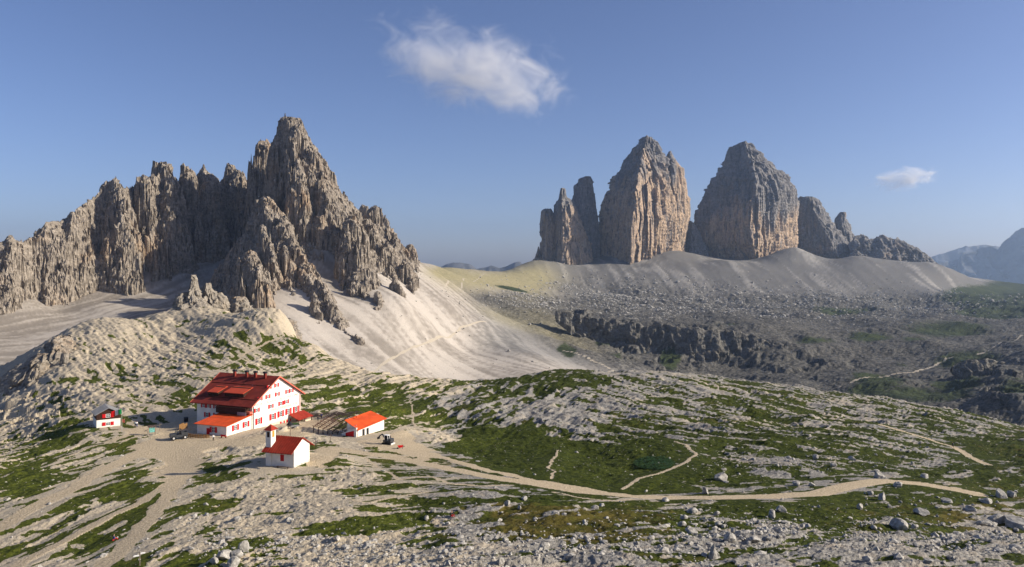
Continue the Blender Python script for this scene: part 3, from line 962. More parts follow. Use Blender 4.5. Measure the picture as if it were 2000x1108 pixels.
veg = np.clip(np.maximum.reduce([
    blob(1950, 580, 120, 26) * 0.95, blob(2020, 560, 110, 18) * 0.9, blob(1960, 610, 120, 14) * 0.75, blob(1880, 568, 40, 12) * .6,
    blob(1650, 607, 70, 7) * 0.75, blob(1700, 655, 60, 12) * 0.62, blob(1790, 660, 40, 12) * 0.6, blob(1850, 640, 130, 14) * 0.55, blob(1590, 665, 60, 10) * 0.5,
    blob(1310, 705, 22, 30) * 0.9, blob(1240, 655, 20, 20) * 0.7, blob(1180, 665, 26, 14) * 0.6, blob(1110, 690, 22, 12, 0.4) * 0.7, blob(1000, 565, 40, 5, 0.2) * 0.75,
    blob(1720, 745, 70, 26) * 0.7, blob(1890, 690, 80, 18) * 0.7, blob(1870, 755, 70, 14) * 0.65, blob(1990, 770, 60, 30) * 0.6, blob(1690, 735, 30, 14) * .7, blob(1760, 700, 30, 10) * .4,
    blob(1800, 775, 120, 18) * 0.75, blob(1700, 765, 60, 10) * 0.6, blob(1420, 640, 50, 7) * 0.45, blob(1130, 640, 30, 7) * 0.6, blob(1100, 685, 15, 8) * .8, blob(1200, 700, 25, 10) * .5]), 0, 1) * sstep(560, 640, Yf)

# streaks down the fall line
def streak(dx, dy, seed, wl=7.0, ln=130.0):
    s = Xf * dx + Yf * dy; t = -Xf * dy + Yf * dx
    w = (vn2(s / 90, t / 40, seed + 3) - 0.5) * 10
    return 0.5 * vn2(s / ln, (t + w) / wl, seed) + 0.3 * vn2(s / (ln * 0.6), (t + w) / (wl * 0.4), seed + 1) + 0.2 * vn2(s / (ln * 1.5), (t + w) / (wl * 3.5), seed + 2)


stA = streak(0.75, -0.66, 101); stB = streak(-0.30, -0.95, 111); stC = streak(0.10, -1.0, 121, 22, 300); stD = streak(0.25, -0.97, 131, 9, 120)
wA = sstep(430, 520, Uf) * (1 - far_zone); wB = (1 - sstep(430, 520, Uf)) * (1 - far_zone); wC = sstep(2200, 2500, Yf); wD = np.clip(1 - wA - wB - wC, 0, 1) + mor * 0.5
st = (stA * wA * (1 - mor) + stB * wB + stC * wC + stD * wD) / (wA * (1 - mor) + wB + wC + wD + 1e-6)
amp = 0.24 + 0.70 * wC + 0.05 * wB
Zf = Zf0 + (st - 0.5) * 3.2 * amp * (1 - 0.5 * cliffm) + (fbm2(Xf / 60, Yf / 60, 141, 4) - 0.5) * (3.0 + 4 * wC)
bd = facet2(Xf / 30, Yf / 30, 151) * 0.5 + facet2(Xf / 13, Yf / 13, 154) * 0.45 + facet2(Xf / 6, Yf / 6, 158) * 0.3
Zf += bd * darkf * (4.5 + 7 * sstep(1800, 2400, Yf)) + (fbm2(Xf / 260, Yf / 200, 156, 3) - 0.5) * darkf * 34 + (fbm2(Xf / 110, Yf / 110, 154, 3) - 0.5) * darkf * 26
# rock bands of the gorge: terraced steps and flutes
cl = (ridge2(Xf / 60, Yf / 75, 161) - 0.5) * 0.5 + facet2(Xf / 26, Yf / 34, 162) * 0.4 + facet2(Xf / 11, Yf / 13, 166) * 0.22
Zf += cl * cliffm * 30
q = 17.0
zz = Zf / q + (fbm2(Xf / 70, Yf / 70, 164, 2) - 0.5) * 1.2
stepz = (np.floor(zz) + sstep(0.25, 0.75, zz - np.floor(zz)) - zz) * q
Zf += stepz * cliffm * 0.8
# rocky hummocks where solid rock shows through the right moraine and under the left mountain
FP = [([(715, 735), (745, 712), (765, 700), (800, 684), (850, 664), (900, 644), (950, 628)], 1.3), ([(1640, 762), (1662, 746), (1720, 730), (1780, 714), (1830, 695), (1850, 686)], 2.2), ([(1850, 686), (1920, 680), (2000, 660)], 1.6),
      ([(1100, 690), (1150, 708), (1190, 725)], 2.5), ([(870, 560), (905, 545), (945, 535)], 1.5)]
pth = np.zeros_like(Zf)


def hit_far(u, v):
    j = int(np.clip(np.searchsorted(uf, u) - 1, 0, len(uf) - 2))
    vv = HZ - Zf0[:, j] * F / df
    ok = np.where(vv <= v)[0]
    ok = ok[df[ok] > 650]
    i = ok[0] if len(ok) else len(df) - 1
    return ((u - 1000) / F * df[i], df[i])


for pts, w in FP:
    wp = [hit_far(u, v) for u, v in pts]
    dd = seg_dist(Xf, Yf, wp)
    pth = np.maximum(pth, 1 - sstep(w * 0.5, w * 1.3, dd))
spur_shade = 1.0
grain = fbm2(Xf / 5, Yf / 5, 191, 3, 0.7)
ftone = np.clip(0.48 + 0.75 * (unif(st, 0.13) - 0.5) * (0.62 + 0.4 * wC) + 0.35 * (unif(fbm2(Xf / 70, Yf / 70, 192, 4), 0.13) - 0.5) + 0.5 * (grain - 0.5) + 0.16 * wA - 0.02 * wB - 0.26 * wC, 0, 1)
Vq, Fqq, Nq = grid_mesh_arrays(Xf, Yf, Zf)
# small dark boulders strewn on the scree: raised knobs
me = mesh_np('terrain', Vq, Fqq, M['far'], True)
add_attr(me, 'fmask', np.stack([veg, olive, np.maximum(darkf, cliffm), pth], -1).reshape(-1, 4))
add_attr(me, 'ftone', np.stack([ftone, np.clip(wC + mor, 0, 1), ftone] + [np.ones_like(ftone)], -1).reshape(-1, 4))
me.normals_split_custom_set_from_vertices(Nq.astype(np.float32))
tag(link('scree_slope', me), 'wide valley floor with pale scree slopes and grey boulder moraine', None, None, 'structure')


def zfar(x, y):
    u = 1000 + F * x / y
    j = int(np.clip(round((u - uf[0]) / 3.0), 0, len(uf) - 1)); i = int(np.clip(np.searchsorted(df, y), 0, len(df) - 1))
    return float(Zf[i, j])


# land out to the horizon, far below and beyond what the camera sees
me = mesh_np('land', np.array([(-13000, -13000, -345), (13000, -13000, -345), (13000, 13000, -345), (-13000, 13000, -345)], float), np.array([[0, 1, 2, 3]]), M['farhill'])
tag(link('land', me), 'low valley land far below the ridges', None, None, 'structure')
print('terrain', round(time.time() - T0, 1))

# ------------------------------------------------------------------ cliffs
def cliff_disp(x, y, z, f, seed):
    """signed outward displacement in units of f"""
    wx = (vn3(x / (3 * f), y / (3 * f), z / (8 * f), seed + 1) - 0.5) * 1.2
    a = np.abs(2 * vn3(x / f + wx, y / f, z / (6.0 * f), seed) - 1)
    b = facet3(x / (0.5 * f) + wx * 0.5, y / (0.5 * f), z / (4.6 * f), seed + 2)
    c = facet3(x / (0.20 * f), y / (0.20 * f) + wx, z / (1.9 * f), seed + 3)
    d = np.abs(2 * vn3(x / (0.3 * f) + wx, y / (0.3 * f), z / (3.2 * f), seed + 4) - 1)
    e = vn3(x / (0.07 * f), y / (0.07 * f), z / (0.12 * f), seed + 5) - 0.5
    zz = z / (0.30 * f) + (vn3(x / (2 * f), y / (2 * f), z / (4 * f), seed + 6) - 0.5) * 1.5
    fr = zz - np.floor(zz)
    ledge = sstep(0.0, 0.12, fr) * (1 - sstep(0.5, 1.0, fr)) * (0.2 + 0.8 * vn3(x / (1.2 * f), y / (1.2 * f), np.floor(zz), seed + 7))
    g_ = 1 - np.abs(2 * vn3(x / (0.75 * f) + wx * 0.6, y / (0.75 * f), z / (5.0 * f), seed + 8) - 1)
    crack = -sstep(0.86, 1.0, g_) * 0.34
    return (a - 0.42) * 0.34 + b * 0.72 + c * 0.30 + (d - 0.42) * 0.16 + e * 0.05 + (ledge - 0.3) * 0.11 + crack + 0.07


SEC = {
    'leftface': [(-1, 0.3), (0.9, -1.0), (1, 0.0), (0.5, 0.8), (-0.5, 0.9)],
    'lit': [(-1, 0.1), (-0.35, -0.95), (0.25, -0.7), (1, -0.05), (0.7, 0.7), (-0.3, 0.9)],
    'wedge': [(-1, 0.05), (-0.2, -1.0), (1, -0.05), (0.4, 0.8), (-0.5, 0.75)],
    'round': [(math.cos(t), math.sin(t)) for t in np.linspace(0, 2 * math.pi, 13)[:-1]],
    'face': [(-1, 0.0), (-0.5, -0.95), (0.6, -0.7), (1, -0.1), (0.75, 0.7), (-0.6, 0.8)],
}


def tower(rows, d, f, sec='lit', depth=1.0, res=2.0, seed=0, amp=1.0, dbase=None, skirt=0.42, edge=None):
    """closed crag: rows of (v, left u, right u) top to bottom; returns verts, quads"""
    rows = sorted(rows)
    vt = np.array([r[0] for r in rows], float); L = np.array([r[1] for r in rows], float); R = np.array([r[2] for r in rows], float)
    ztop, zbot = (HZ - vt[0]) / F * d, (HZ - vt[-1]) / F * d
    H = ztop - zbot
    n = max(10, int(H * (1 + skirt) / res))
    zz = np.linspace(zbot - skirt * H, ztop, n)
    vrow = HZ - zz * F / d
    xl = (np.interp(vrow, vt, L) - 1000) / F * d; xr = (np.interp(vrow, vt, R) - 1000) / F * d
    cx, a = (xl + xr) / 2, (xr - xl) / 2
    # below the last row keep widening a little
    bmax = a.max()
    b = np.clip(a * depth, 0.25 * bmax * depth, None)
    b[-1] = min(b[-1], a[-1] * depth + 0.3 * f)
    pts = np.array(SEC[sec], float)
    if edge is not None:
        pts = pts.copy(); k = 1; pts[k, 0] = edge
    per = np.concatenate([pts, pts[:1]])
    sl_ = np.hypot(*(per[1:] - per[:-1]).T)
    mid = (per[1:] + per[:-1]) / 2
    wgt = np.where(mid[:, 1] > 0.25, 0.3, 1.0)       # coarser at the back
    m_ = []
    for i in range(len(pts)):
        k = max(2, int(round(sl_[i] * bmax * wgt[i] / res)))
        t = np.arange(k) / k
        m_.append(per[i] + (per[i + 1] - per[i]) * t[:, None])
    ring = np.concatenate(m_)
    # soften the corners
    for _ in range(max(1, len(ring) // 40)):
        ring = 0.5 * ring + 0.25 * (np.roll(ring, 1, 0) + np.roll(ring, -1, 0))
    ring[:, 0] /= np.abs(ring[:, 0]).max()
    nrm = ring / (np.linalg.norm(ring, axis=1, keepdims=True) + 1e-9)
    t01 = np.clip((zz - zbot) / H, 0, 1)
    dy = np.zeros(n) if dbase is None else (dbase - d) * (1 - t01)
    X = cx[:, None] + ring[None, :, 0] * a[:, None]
    Y = d + dy[:, None] + ring[None, :, 1] * b[:, None]
    if dbase is not None:   # keep the outline where it is seen while the foot comes forward
        X = X * ((d + dy) / d)[:, None]
    Z = np.repeat(zz[:, None], len(ring), 1)
    if dbase is not None:
        Z = Z * ((d + dy) / d)[:, None]
    D = cliff_disp(X + seed * 13.7, Y, Z, f, seed) * f * amp
    lim = np.clip(a / (0.9 * f), 0.12, 1.0)[:, None]
    D = D * lim
    X = X + nrm[None, :, 0] * D; Y = Y + nrm[None, :, 1] * D
    # ragged top
    Z = Z + (vn3(X / (0.5 * f), Y / (0.5 * f), Z / f, seed + 9) - 0.5) * 0.5 * f * lim * (0.3 + 0.7 * t01[:, None])
    nr, nc = X.shape
    idx = np.arange(nr * nc).reshape(nr, nc)
    nx = np.roll(idx, -1, 1)
    Q = np.stack([idx[:-1], nx[:-1], nx[1:], idx[1:]], -1).reshape(-1, 4)
    V = np.stack([X, Y, Z], -1).reshape(-1, 3)
    top = idx[-1]
    cen = V[top].mean(0) + [0, 0, 0.1 * f * lim[-1, 0]]
    V = np.concatenate([V, cen[None]])
    Q = np.concatenate([Q, np.stack([top, np.roll(top, -1), np.full(nc, len(V) - 1), np.full(nc, len(V) - 1)], -1)])
    return V, Q


def ridge(sky_, base_, d, f, res=2.0, seed=0, lean=0.45, amp=1.0, back=0.8, dright=None, jag=1.1, power=1.0):
    """long jagged wall. sky_: (u, v) skyline, base_: (u, v) foot of the wall"""
    su = np.array([p[0] for p in sky_], float); sv = np.array([p[1] for p in sky_], float)
    bu = np.array([p[0] for p in base_], float); bv = np.array([p[1] for p in base_], float)
    nu = int((su[-1] - su[0]) / F * d / res)
    u = np.linspace(su[0], su[-1], nu)
    dd = np.interp(u, [su[0], su[-1]], [d, dright or d])
    zt = (HZ - np.interp(u, su, sv)) / F * dd
    x = (u - 1000) / F * dd
    zb = (HZ - np.interp(u, bu, bv)) / F * (dd * 0.93)
    H = np.maximum(zt - zb, 2.0)
    jn = (ridge_noise1(x / (1.1 * f), seed) - 0.5) * 0.5 + (ridge_noise1(x / (0.4 * f), seed + 3) - 0.5) * 0.3
    zt = zt + jn * jag * f * np.clip(H / (3 * f), 0.15, 1)
    H = zt - zb
    nf = int(np.percentile(H, 90) * 1.15 / res); nb = max(6, nf // 6)
    t = np.linspace(-0.40, 1, int(nf * 1.2))
    nf = len(t)
    Z = zb[None, :] + t[:, None] * H[None, :]
    tt = np.clip(1 - t, 0, 1.0)[:, None]
    Y = dd[None, :] - lean * H[None, :] * tt ** power
    X = np.repeat(x[None, :], nf, 0) * (Y / dd[None, :])
    D = cliff_disp(X, Y * 0.8, Z, f, seed) * f * amp
    bigd = (vn3(X / (3.2 * f), Y / (3.2 * f), Z / (9 * f), seed + 20) - 0.5) * 2.0 * f * amp
    D = (D + bigd) * np.clip(H / (2.2 * f), 0.15, 1)[None, :] * (0.35 + 0.65 * np.clip(tt * 2.5, 0, 1))
    Y = Y - D
    X = X + D * 0.25
    # back
    tb = np.linspace(0, 1, nb + 1)[1:, None]
    Zb_ = zt[None, :] - tb * (H[None, :] * 1.1)
    Yb = Y[-1][None, :] + tb * H[None, :] * back + 2.0
    Xb = np.repeat(X[-1][None, :], nb, 0)
    X = np.concatenate([X, Xb]); Y = np.concatenate([Y, Yb]); Z = np.concatenate([Z, Zb_])
    nr, nc = X.shape
    idx = np.arange(nr * nc).reshape(nr, nc)
    Q = np.stack([idx[:-1, :-1], idx[:-1, 1:], idx[1:, 1:], idx[1:, :-1]], -1).reshape(-1, 4)
    return np.stack([X, Y, Z], -1).reshape(-1, 3), Q


def ridge_noise1(x, seed):
    return 1 - np.abs(2 * vn2(x, np.zeros_like(x) + 0.5, seed) - 1)


def join(parts):
    Vs, Qs, n = [], [], 0
    for V, Q in parts:
        Vs.append(V); Qs.append(Q + n); n += len(V)
    return np.concatenate(Vs), np.concatenate(Qs)


def rockobj(name, parts, mat, label, smooth=True):
    V, Q = join(parts)
    me = mesh_np(name, V, Q, mat, smooth)
    o = link(name, me)
    tag(o, label, None, None, 'structure')
    return o


# --- jagged mountain on the left: a steep height field, union of spires, ribs and walls
MT = []      # (kind, data)


def spire(rows, d, seed=0, dbase=None, depth=0.8, fl=1.0, **k):
    rows = sorted(rows)
    v = np.array([r[0] for r in rows], float); L = np.array([r[1] for r in rows], float); R = np.array([r[2] for r in rows], float)
    z = (HZ - v) / F * d
    xl, xr = (L - 1000) / F * d, (R - 1000) / F * d
    xc = (xl[0] + xr[0]) / 2
    hw = (xr[0] - xl[0]) / 2
    a = max(xc - xl[-1], xr[-1] - xc)
    kf = depth + ((d - dbase) / a * 1.1 if dbase else 0.0)
    MT.append(('s', (xc, d, hw, np.maximum.accumulate(xc - xl), np.maximum.accumulate(xr - xc), z, kf, depth, fl, seed)))


def horn(rows, d, seed=0, dbase=None, depth=0.9):
    """only the free-standing top of a tower; below it widens into the wall it grows from"""
    rows = sorted(rows); v0 = rows[0][0]
    k = [r for r in rows if r[0] <= v0 + 52]
    l, r_ = k[-1][1], k[-1][2]; w = max(8, r_ - l)
    spire(k + [(k[-1][0] + 30, l - 0.2 * w, r_ + 0.2 * w), (k[-1][0] + 95, l - 0.55 * w, r_ + 0.55 * w)], d, seed, d - 32, depth)


def wall(sky_, d0, d1, lean, back, zdrop, fl=1.0, seed=0):
    u = np.array([p[0] for p in sky_], float); v = np.array([p[1] for p in sky_], float)
    dd = d0 + (d1 - d0) * (u - u[0]) / (u[-1] - u[0])
    MT.append(('w', (u, dd, (HZ - v) / F * dd, lean, back, zdrop, fl, seed)))


def rib(pts, lean=0.6, fl=1.0, seed=0):
    MT.append(('r', ([P(*p) for p in pts], lean, fl, seed)))


sk = [(-330, 530), (-200, 505), (-60, 484), (0, 473), (14, 474), (49, 467), (73, 459), (87, 441), (118, 428), (142, 414), (160, 400), (178, 392), (190, 374), (208, 356), (226, 356), (240, 366), (264, 366), (280, 350), (303, 348), (318, 340), (335, 352), (350, 372), (362, 348), (378, 360), (398, 338), (418, 358), (437, 372), (448, 332), (470, 348), (495, 358), (510, 360)]
wall(sk, 675, 1388, 0.50, 0.8, 420, 0.8, 3)
sp = spire
horn([(353, 213, 226), (366, 208, 240), (400, 202, 256), (450, 194, 266), (500, 184, 262), (560, 172, 266)], 1133, seed=4, dbase=1071)
horn([(503, 109, 113), (520, 107, 117), (550, 104, 120), (600, 98, 124)], 1023, seed=8, depth=0.9)
horn([(325, 307, 331), (344, 304, 335), (370, 300, 348), (420, 286, 358), (470, 274, 362), (530, 262, 345)], 1203, seed=10, dbase=1141)
horn([(346, 277, 284), (360, 269, 296), (400, 262, 302), (450, 252, 298), (520, 245, 290)], 1176, seed=11, dbase=1114)
horn([(334, 358, 368), (345, 356, 376), (362, 352, 383), (400, 347, 388), (460, 335, 392), (530, 318, 400)], 1258, seed=12, dbase=1196)
horn([(324, 395, 400), (340, 388, 410), (350, 384, 424), (364, 379, 431), (420, 374, 435), (470, 366, 437), (520, 358, 440)], 1290, seed=13, dbase=1228)
horn([(320, 444, 450), (326, 440, 459), (342, 437, 475), (364, 433, 486), (420, 427, 496), (470, 418, 502), (520, 408, 510)], 1326, seed=14, dbase=1264)
sp([(280, 507, 520), (297, 499, 526), (346, 491, 531), (400, 486, 543), (475, 475, 548), (530, 470, 550)], 1262, seed=15, dbase=1230)
# summit
sp([(234, 554, 581), (241, 547, 587), (250, 543, 591), (268, 540, 599), (297, 530, 619), (327, 526, 634), (354, 521, 649), (383, 514, 669), (420, 507, 694), (460, 502, 712), (520, 498, 730), (580, 490, 745)], 1190, seed=16, dbase=1120, depth=0.7, fl=1.15)
sp([(312, 577, 584), (330, 573, 591), (370, 565, 603), (420, 556, 616), (490, 550, 630)], 1128, seed=17, dbase=1090)
sp([(335, 600, 610), (360, 592, 628), (400, 586, 650), (450, 590, 664), (520, 600, 672)], 1140, seed=18, dbase=1100)
sp([(262, 566, 574), (300, 558, 585), (340, 552, 596), (400, 545, 606), (480, 540, 612)], 1160, seed=19, dbase=1120)
# right shoulder
wall([(630, 352), (647, 358), (667, 387), (676, 402), (681, 398), (701, 416), (718, 430), (745, 446), (769, 451), (781, 475), (803, 490), (813, 508), (822, 517)], 1170, 1400, 0.72, 0.8, 420, 1.1, 23)
sp([(426, 676, 690), (445, 668, 703), (480, 658, 714), (525, 646, 720), (590, 640, 722)], 1085, seed=24, dbase=1040)
sp([(440, 722, 732), (460, 713, 741), (500, 709, 750), (560, 708, 756)], 1170, seed=25, dbase=1125)
sp([(400, 706, 712), (404, 704, 718), (430, 700, 726), (470, 698, 732)], 1420, seed=26)
sp([(405, 724, 736), (412, 718, 740), (440, 714, 746), (480, 712, 752)], 1420, seed=126)
sp([(417, 750, 754), (425, 747, 757), (440, 744, 763), (490, 740, 774)], 1420, seed=27)
sp([(512, 786, 796), (525, 781, 803), (550, 783, 811), (590, 786, 816)], 1130, seed=28, dbase=1105)
sp([(478, 796, 803), (495, 792, 811), (530, 788, 820)], 1340, seed=29)
sp([(549, 768, 775), (566, 763, 785), (585, 763, 791), (620, 764, 796)], 1030, seed=30, dbase=1005)
sp([(578, 734, 741), (592, 728, 748), (612, 724, 753), (635, 720, 758)], 970, seed=31, dbase=950)
sp([(520, 692, 714), (535, 672, 732), (560, 658, 743), (600, 652, 750)], 1050, seed=32, dbase=1005)
sp([(470, 750, 758), (500, 742, 768), (540, 736, 778), (600, 730, 786)], 1140, seed=132, dbase=1090)
sp([(555, 706, 714), (580, 698, 724), (620, 692, 732)], 1000, seed=133, dbase=970)
# front spur and its ribs
sp([(384, 512, 519), (396, 504, 530), (420, 496, 550), (450, 488, 568), (490, 482, 582), (560, 476, 600)], 1105, seed=33, dbase=1040, depth=0.8)
sp([(444, 510, 517), (470, 505, 526), (500, 501, 536), (540, 505, 549), (575, 512, 560), (620, 516, 566)], 985, seed=34, dbase=930)
sp([(492, 489, 495), (505, 474, 505), (530, 466, 519), (565, 458, 530), (600, 455, 534), (660, 452, 532)], 915, seed=35, dbase=865)
sp([(504, 466.5, 469.5), (512, 466, 471), (530, 464, 474), (560, 458, 481), (620, 450, 492)], 893, seed=36, dbase=872, fl=0.5)
sp([(560, 450, 454), (570, 449, 457), (600, 446, 466)], 875, seed=37, fl=0.5)
sp([(480, 552, 558), (505, 546, 566), (530, 547, 577), (560, 550, 587), (620, 550, 600)], 990, seed=38, dbase=935)
sp([(430, 548, 556), (470, 540, 575), (510, 540, 596), (560, 545, 612), (600, 550, 622)], 1060, seed=42, dbase=1000)
sp([(490, 576, 588), (520, 578, 606), (560, 580, 632), (600, 586, 655), (640, 596, 672)], 985, seed=39, dbase=930)
sp([(545, 610, 622), (570, 612, 640), (600, 616, 664), (635, 622, 692), (670, 630, 712)], 930, seed=139, dbase=880)
sp([(575, 609, 613), (595, 605, 621), (620, 602, 628), (650, 600, 634)], 890, seed=40, dbase=870, fl=0.6)
sp([(592, 640, 648), (615, 634, 664), (640, 634, 684), (668, 636, 704)], 890, seed=41, dbase=862, fl=0.7)

for pts in ([(509, 446, 1000), (500, 500, 960), (484, 560, 915), (470, 610, 875), (462, 645, 850)], [(491, 494, 925), (486, 540, 900), (490, 600, 868), (500, 648, 848)], [(513, 470, 990), (525, 530, 950), (541, 580, 912), (553, 612, 885)],
            [(551, 480, 1010), (565, 540, 955), (577, 590, 910)], [(520, 392, 1100), (548, 440, 1058), (582, 500, 990), (612, 560, 930), (650, 622, 878), (692, 662, 850)], [(600, 520, 985), (632, 585, 922), (662, 645, 872)], [(560, 452, 1060), (590, 540, 960), (606, 600, 905)],
            [(690, 430, 1088), (690, 500, 1055), (712, 570, 1005), (736, 620, 962)], [(735, 446, 1170), (745, 520, 1105), (770, 594, 1025)], [(604, 400, 1140), (640, 480, 1088), (656, 532, 1052)], [(650, 380, 1180), (672, 450, 1130), (676, 520, 1080)], [(716, 430, 1230), (728, 500, 1130), (735, 580, 1035), (752, 618, 985)], [(770, 455, 1280), (772, 520, 1150), (790, 586, 1060)], [(538, 420, 1120), (545, 480, 1060), (556, 520, 1010)]):
    rib(pts, 0.62, 1.0, 7)
for pts in ([(160, 408, 1090), (172, 470, 1075), (184, 545, 1060)], [(118, 434, 1052), (122, 500, 1040), (134, 570, 1022)], [(73, 463, 1014), (84, 520, 1000), (96, 580, 985)], [(222, 362, 1140), (240, 430, 1130), (252, 496, 1122)], [(200, 380, 1122), (196, 450, 1108), (206, 530, 1090)], [(280, 364, 1190), (272, 430, 1175), (268, 495, 1140)],
            [(318, 330, 1215), (306, 420, 1200), (290, 498, 1165)], [(340, 372, 1240), (330, 440, 1220), (318, 520, 1180)], [(366, 340, 1260), (364, 420, 1245), (350, 500, 1215)], [(398, 330, 1290), (404, 410, 1275), (398, 490, 1250)], [(447, 326, 1325), (452, 400, 1310), (440, 478, 1282)], [(30, 474, 975), (30, 530, 960), (24, 595, 935)], [(0, 474, 950), (-10, 540, 930), (-20, 605, 905)]):
    rib(pts, 0.62, 0.9, 19)

um = np.arange(-120, 861, 1.55)
dm = np.arange(800, 1475, 1.15)
Xm = (um[None, :] - 1000) / F * dm[:, None]; Ym = np.repeat(dm[:, None], len(um), 1)
w1 = (fbm2(Xm / 42, Ym / 42, 201, 3) - 0.5) * 22; w2 = (fbm2(Xm / 42 + 9, Ym / 42, 202, 3) - 0.5) * 22
w3 = (fbm2(Xm / 12, Ym / 12, 203, 2) - 0.5) * 6; w4 = (fbm2(Xm / 12 + 5, Ym / 12, 204, 2) - 0.5) * 6
rg = (ridge2((Xm + w1) / 17, (Ym + w2) / 17, 205) - 0.5) * 5.5 + facet2((Xm + w3) / 7.5, (Ym + w4) / 7.5, 206) * 5.5 + facet2((Xm + w4) / 3.2, (Ym + w3) / 3.2, 207) * 2.4
Hm = None
for pass_ in (0, 1):
    if pass_ == 1:      # break the flutes up with height, so that they lean, end and start again
        hz_ = np.clip(Hm, -150, 400)
        lw = (fbm2(Xm / 60, hz_ / 60, 261, 2) - 0.5) * 26
        rg = facet3((Xm + w1 + lw) / 34, (Ym + w2) / 34, hz_ / 60, 270) * 12.0 + facet3((Xm + w1 * 0.6 + lw) / 15, (Ym + w2) / 15, hz_ / 30, 262) * 8.0 + facet3((Xm + w3 + lw * 0.5) / 6.5, (Ym + w4) / 6.5, hz_ / 11, 264) * 2.4 + facet3((Xm + w4) / 2.9, (Ym + w3) / 2.9, hz_ / 4.0, 266) * 0.9 + (ridge2((Xm + w1 + lw) / 24, (Ym + w2) / 24, 268) - 0.55) * 6.0
    Hm = np.full(Xm.shape, -400.0)
    for kind, q in MT:
        if kind == 's':
            xc, d, hw, lp, rp, zz_, kf, kb, fl, sd = q
            ext = 1.6 * max(lp[-1], rp[-1], 1) + 34
            c0, c1 = np.searchsorted(um, 1000 + F * (xc - ext) / d - 8), np.searchsorted(um, 1000 + F * (xc + ext) / d + 8)
            r0_, r1_ = np.searchsorted(dm, d - ext * max(kf, kb) - 12), np.searchsorted(dm, d + ext * max(kf, kb) + 12)
            if c1 <= c0 or r1_ <= r0_: continue
            sl_ = (slice(r0_, r1_), slice(c0, c1))
            sc_ = min(1.0, hw / 6.0 + 0.35)
            x = Xm[sl_] + w1[sl_] * 0.16 + w3[sl_] * 0.45 * sc_; y = Ym[sl_] + w2[sl_] * 0.4 + w4[sl_] * 0.8
            # follow the line of sight so that the outline keeps its place while the foot comes forward
            dx = x * (d / Ym[sl_]) - xc
            dy = (y - d); dy = np.where(dy < 0, dy / kf, dy / kb)
            rho = np.sqrt(dx * dx + dy * dy) + 1e-6
            rn = rho - rg[sl_] * fl * np.clip(rho / 13, 0.34, 1.0) * np.where(np.abs(dy) > np.abs(dx), 1.0, 0.75)
            wr = 0.5 + 0.5 * np.clip(dx / rho * 1.3, -1, 1)
            zl = np.interp(rn, lp + np.arange(len(lp)) * 1e-3, zz_, right=-400); zr = np.interp(rn, rp + np.arange(len(rp)) * 1e-3, zz_, right=-400)
            zl = np.where(rn > lp[-1], zz_[-1] - (4.0 if xc < -440 else 2.2) * (rn - lp[-1]), zl); zr = np.where(rn > rp[-1], zz_[-1] - (4.0 if xc < -440 else 2.2) * (rn - rp[-1]), zr)
            h = zl * (1 - wr) + zr * wr
            h = np.where(rn < hw, zz_[0] - (rn / max(hw, 0.5)) ** 2 * 1.2 + rg[sl_] * 0.6 * sc_, h)
            h = h + facet2(Xm[sl_] / 6.5, Ym[sl_] / 6.5, 251) * 9 * sc_ * np.clip(1 - rn / (hw + 30), 0, 1)
            Hm[sl_] = np.maximum(Hm[sl_], h)
        elif kind == 'r':
            pts, lean, fl, sd = q
            x0, x1 = min(p[0] for p in pts) - 75, max(p[0] for p in pts) + 75
            y0, y1 = min(p[1] for p in pts) - 75, max(p[1] for p in pts) + 75
            r0_, r1_ = np.searchsorted(dm, y0), np.searchsorted(dm, y1)
            c0, c1 = np.searchsorted(um, 1000 + F * x0 / y0), np.searchsorted(um, 1000 + F * x1 / max(y1, 1))
            sl_ = (slice(r0_, r1_), slice(max(0, min(c0, c1) - 20), max(c0, c1) + 20))
            x = Xm[sl_] + w1[sl_] * 0.35 + w3[sl_] * 0.7; y = Ym[sl_] + w2[sl_] * 0.35 + w4[sl_] * 0.7
            for (ax, ay, az), (bx, by, bz_) in zip(pts[:-1], pts[1:]):
                ex, ey = bx - ax, by - ay
                t = np.clip(((x - ax) * ex + (y - ay) * ey) / (ex * ex + ey * ey + 1e-6), 0, 1)
                ds_ = np.hypot(x - ax - t * ex, y - ay - t * ey)
                tl = t + (facet2(x / 9, y / 9, 240 + sd)) * 0.12
                zc = az + (bz_ - az) * np.clip(tl, 0, 1) + (ridge2(x / 10, y / 10, 241 + sd) - 0.6) * 9 * fl
                Hm[sl_] = np.maximum(Hm[sl_], zc - (ds_ - rg[sl_] * fl * np.clip(ds_ / 9, 0.15, 1)).clip(0) / lean)
        else:
            us, ds, zs, lean, back, zdrop, fl, sd = q
            x = Xm
            U_ = 1000 + F * (Xm + w1 * 0.10 + w3 * 0.4) / Ym
            D = np.interp(U_, us, ds)
            xl_ = (U_ - 1000) / F * D + D * 0.6          # running length along the wall
            zt = np.interp(U_ + (ridge2(xl_ / 11, Ym * 0 + 0.5, 211 + sd) - 0.5) * 5, us, zs) + (ridge2(xl_ / 13, Ym * 0 + 0.3, 212 + sd) - 0.6) * 13 + (facet2(xl_ / 6, Ym * 0, 213 + sd)) * 6
            D = D - (ridge2((xl_ + w1) / 66, Ym * 0 + 0.7, 214 + sd) - 0.5) * 62 - (ridge2((xl_ + w2 * 0.6) / 27, Ym * 0 + 0.1, 215 + sd) - 0.5) * 22
            dy = D - (Ym + w2 * 0.6 + w4 * 0.6)
            dyn = dy - rg * 1.5 * fl * np.clip(np.abs(dy) / 18, 0.05, 1)
            h = np.where(dyn > 0, zt - dyn / lean, zt + dyn / back)
            h = np.where((U_ > us[0]) & (U_ < us[-1]) & (zt - h < zdrop), h, -400)
            Hm = np.maximum(Hm, h)
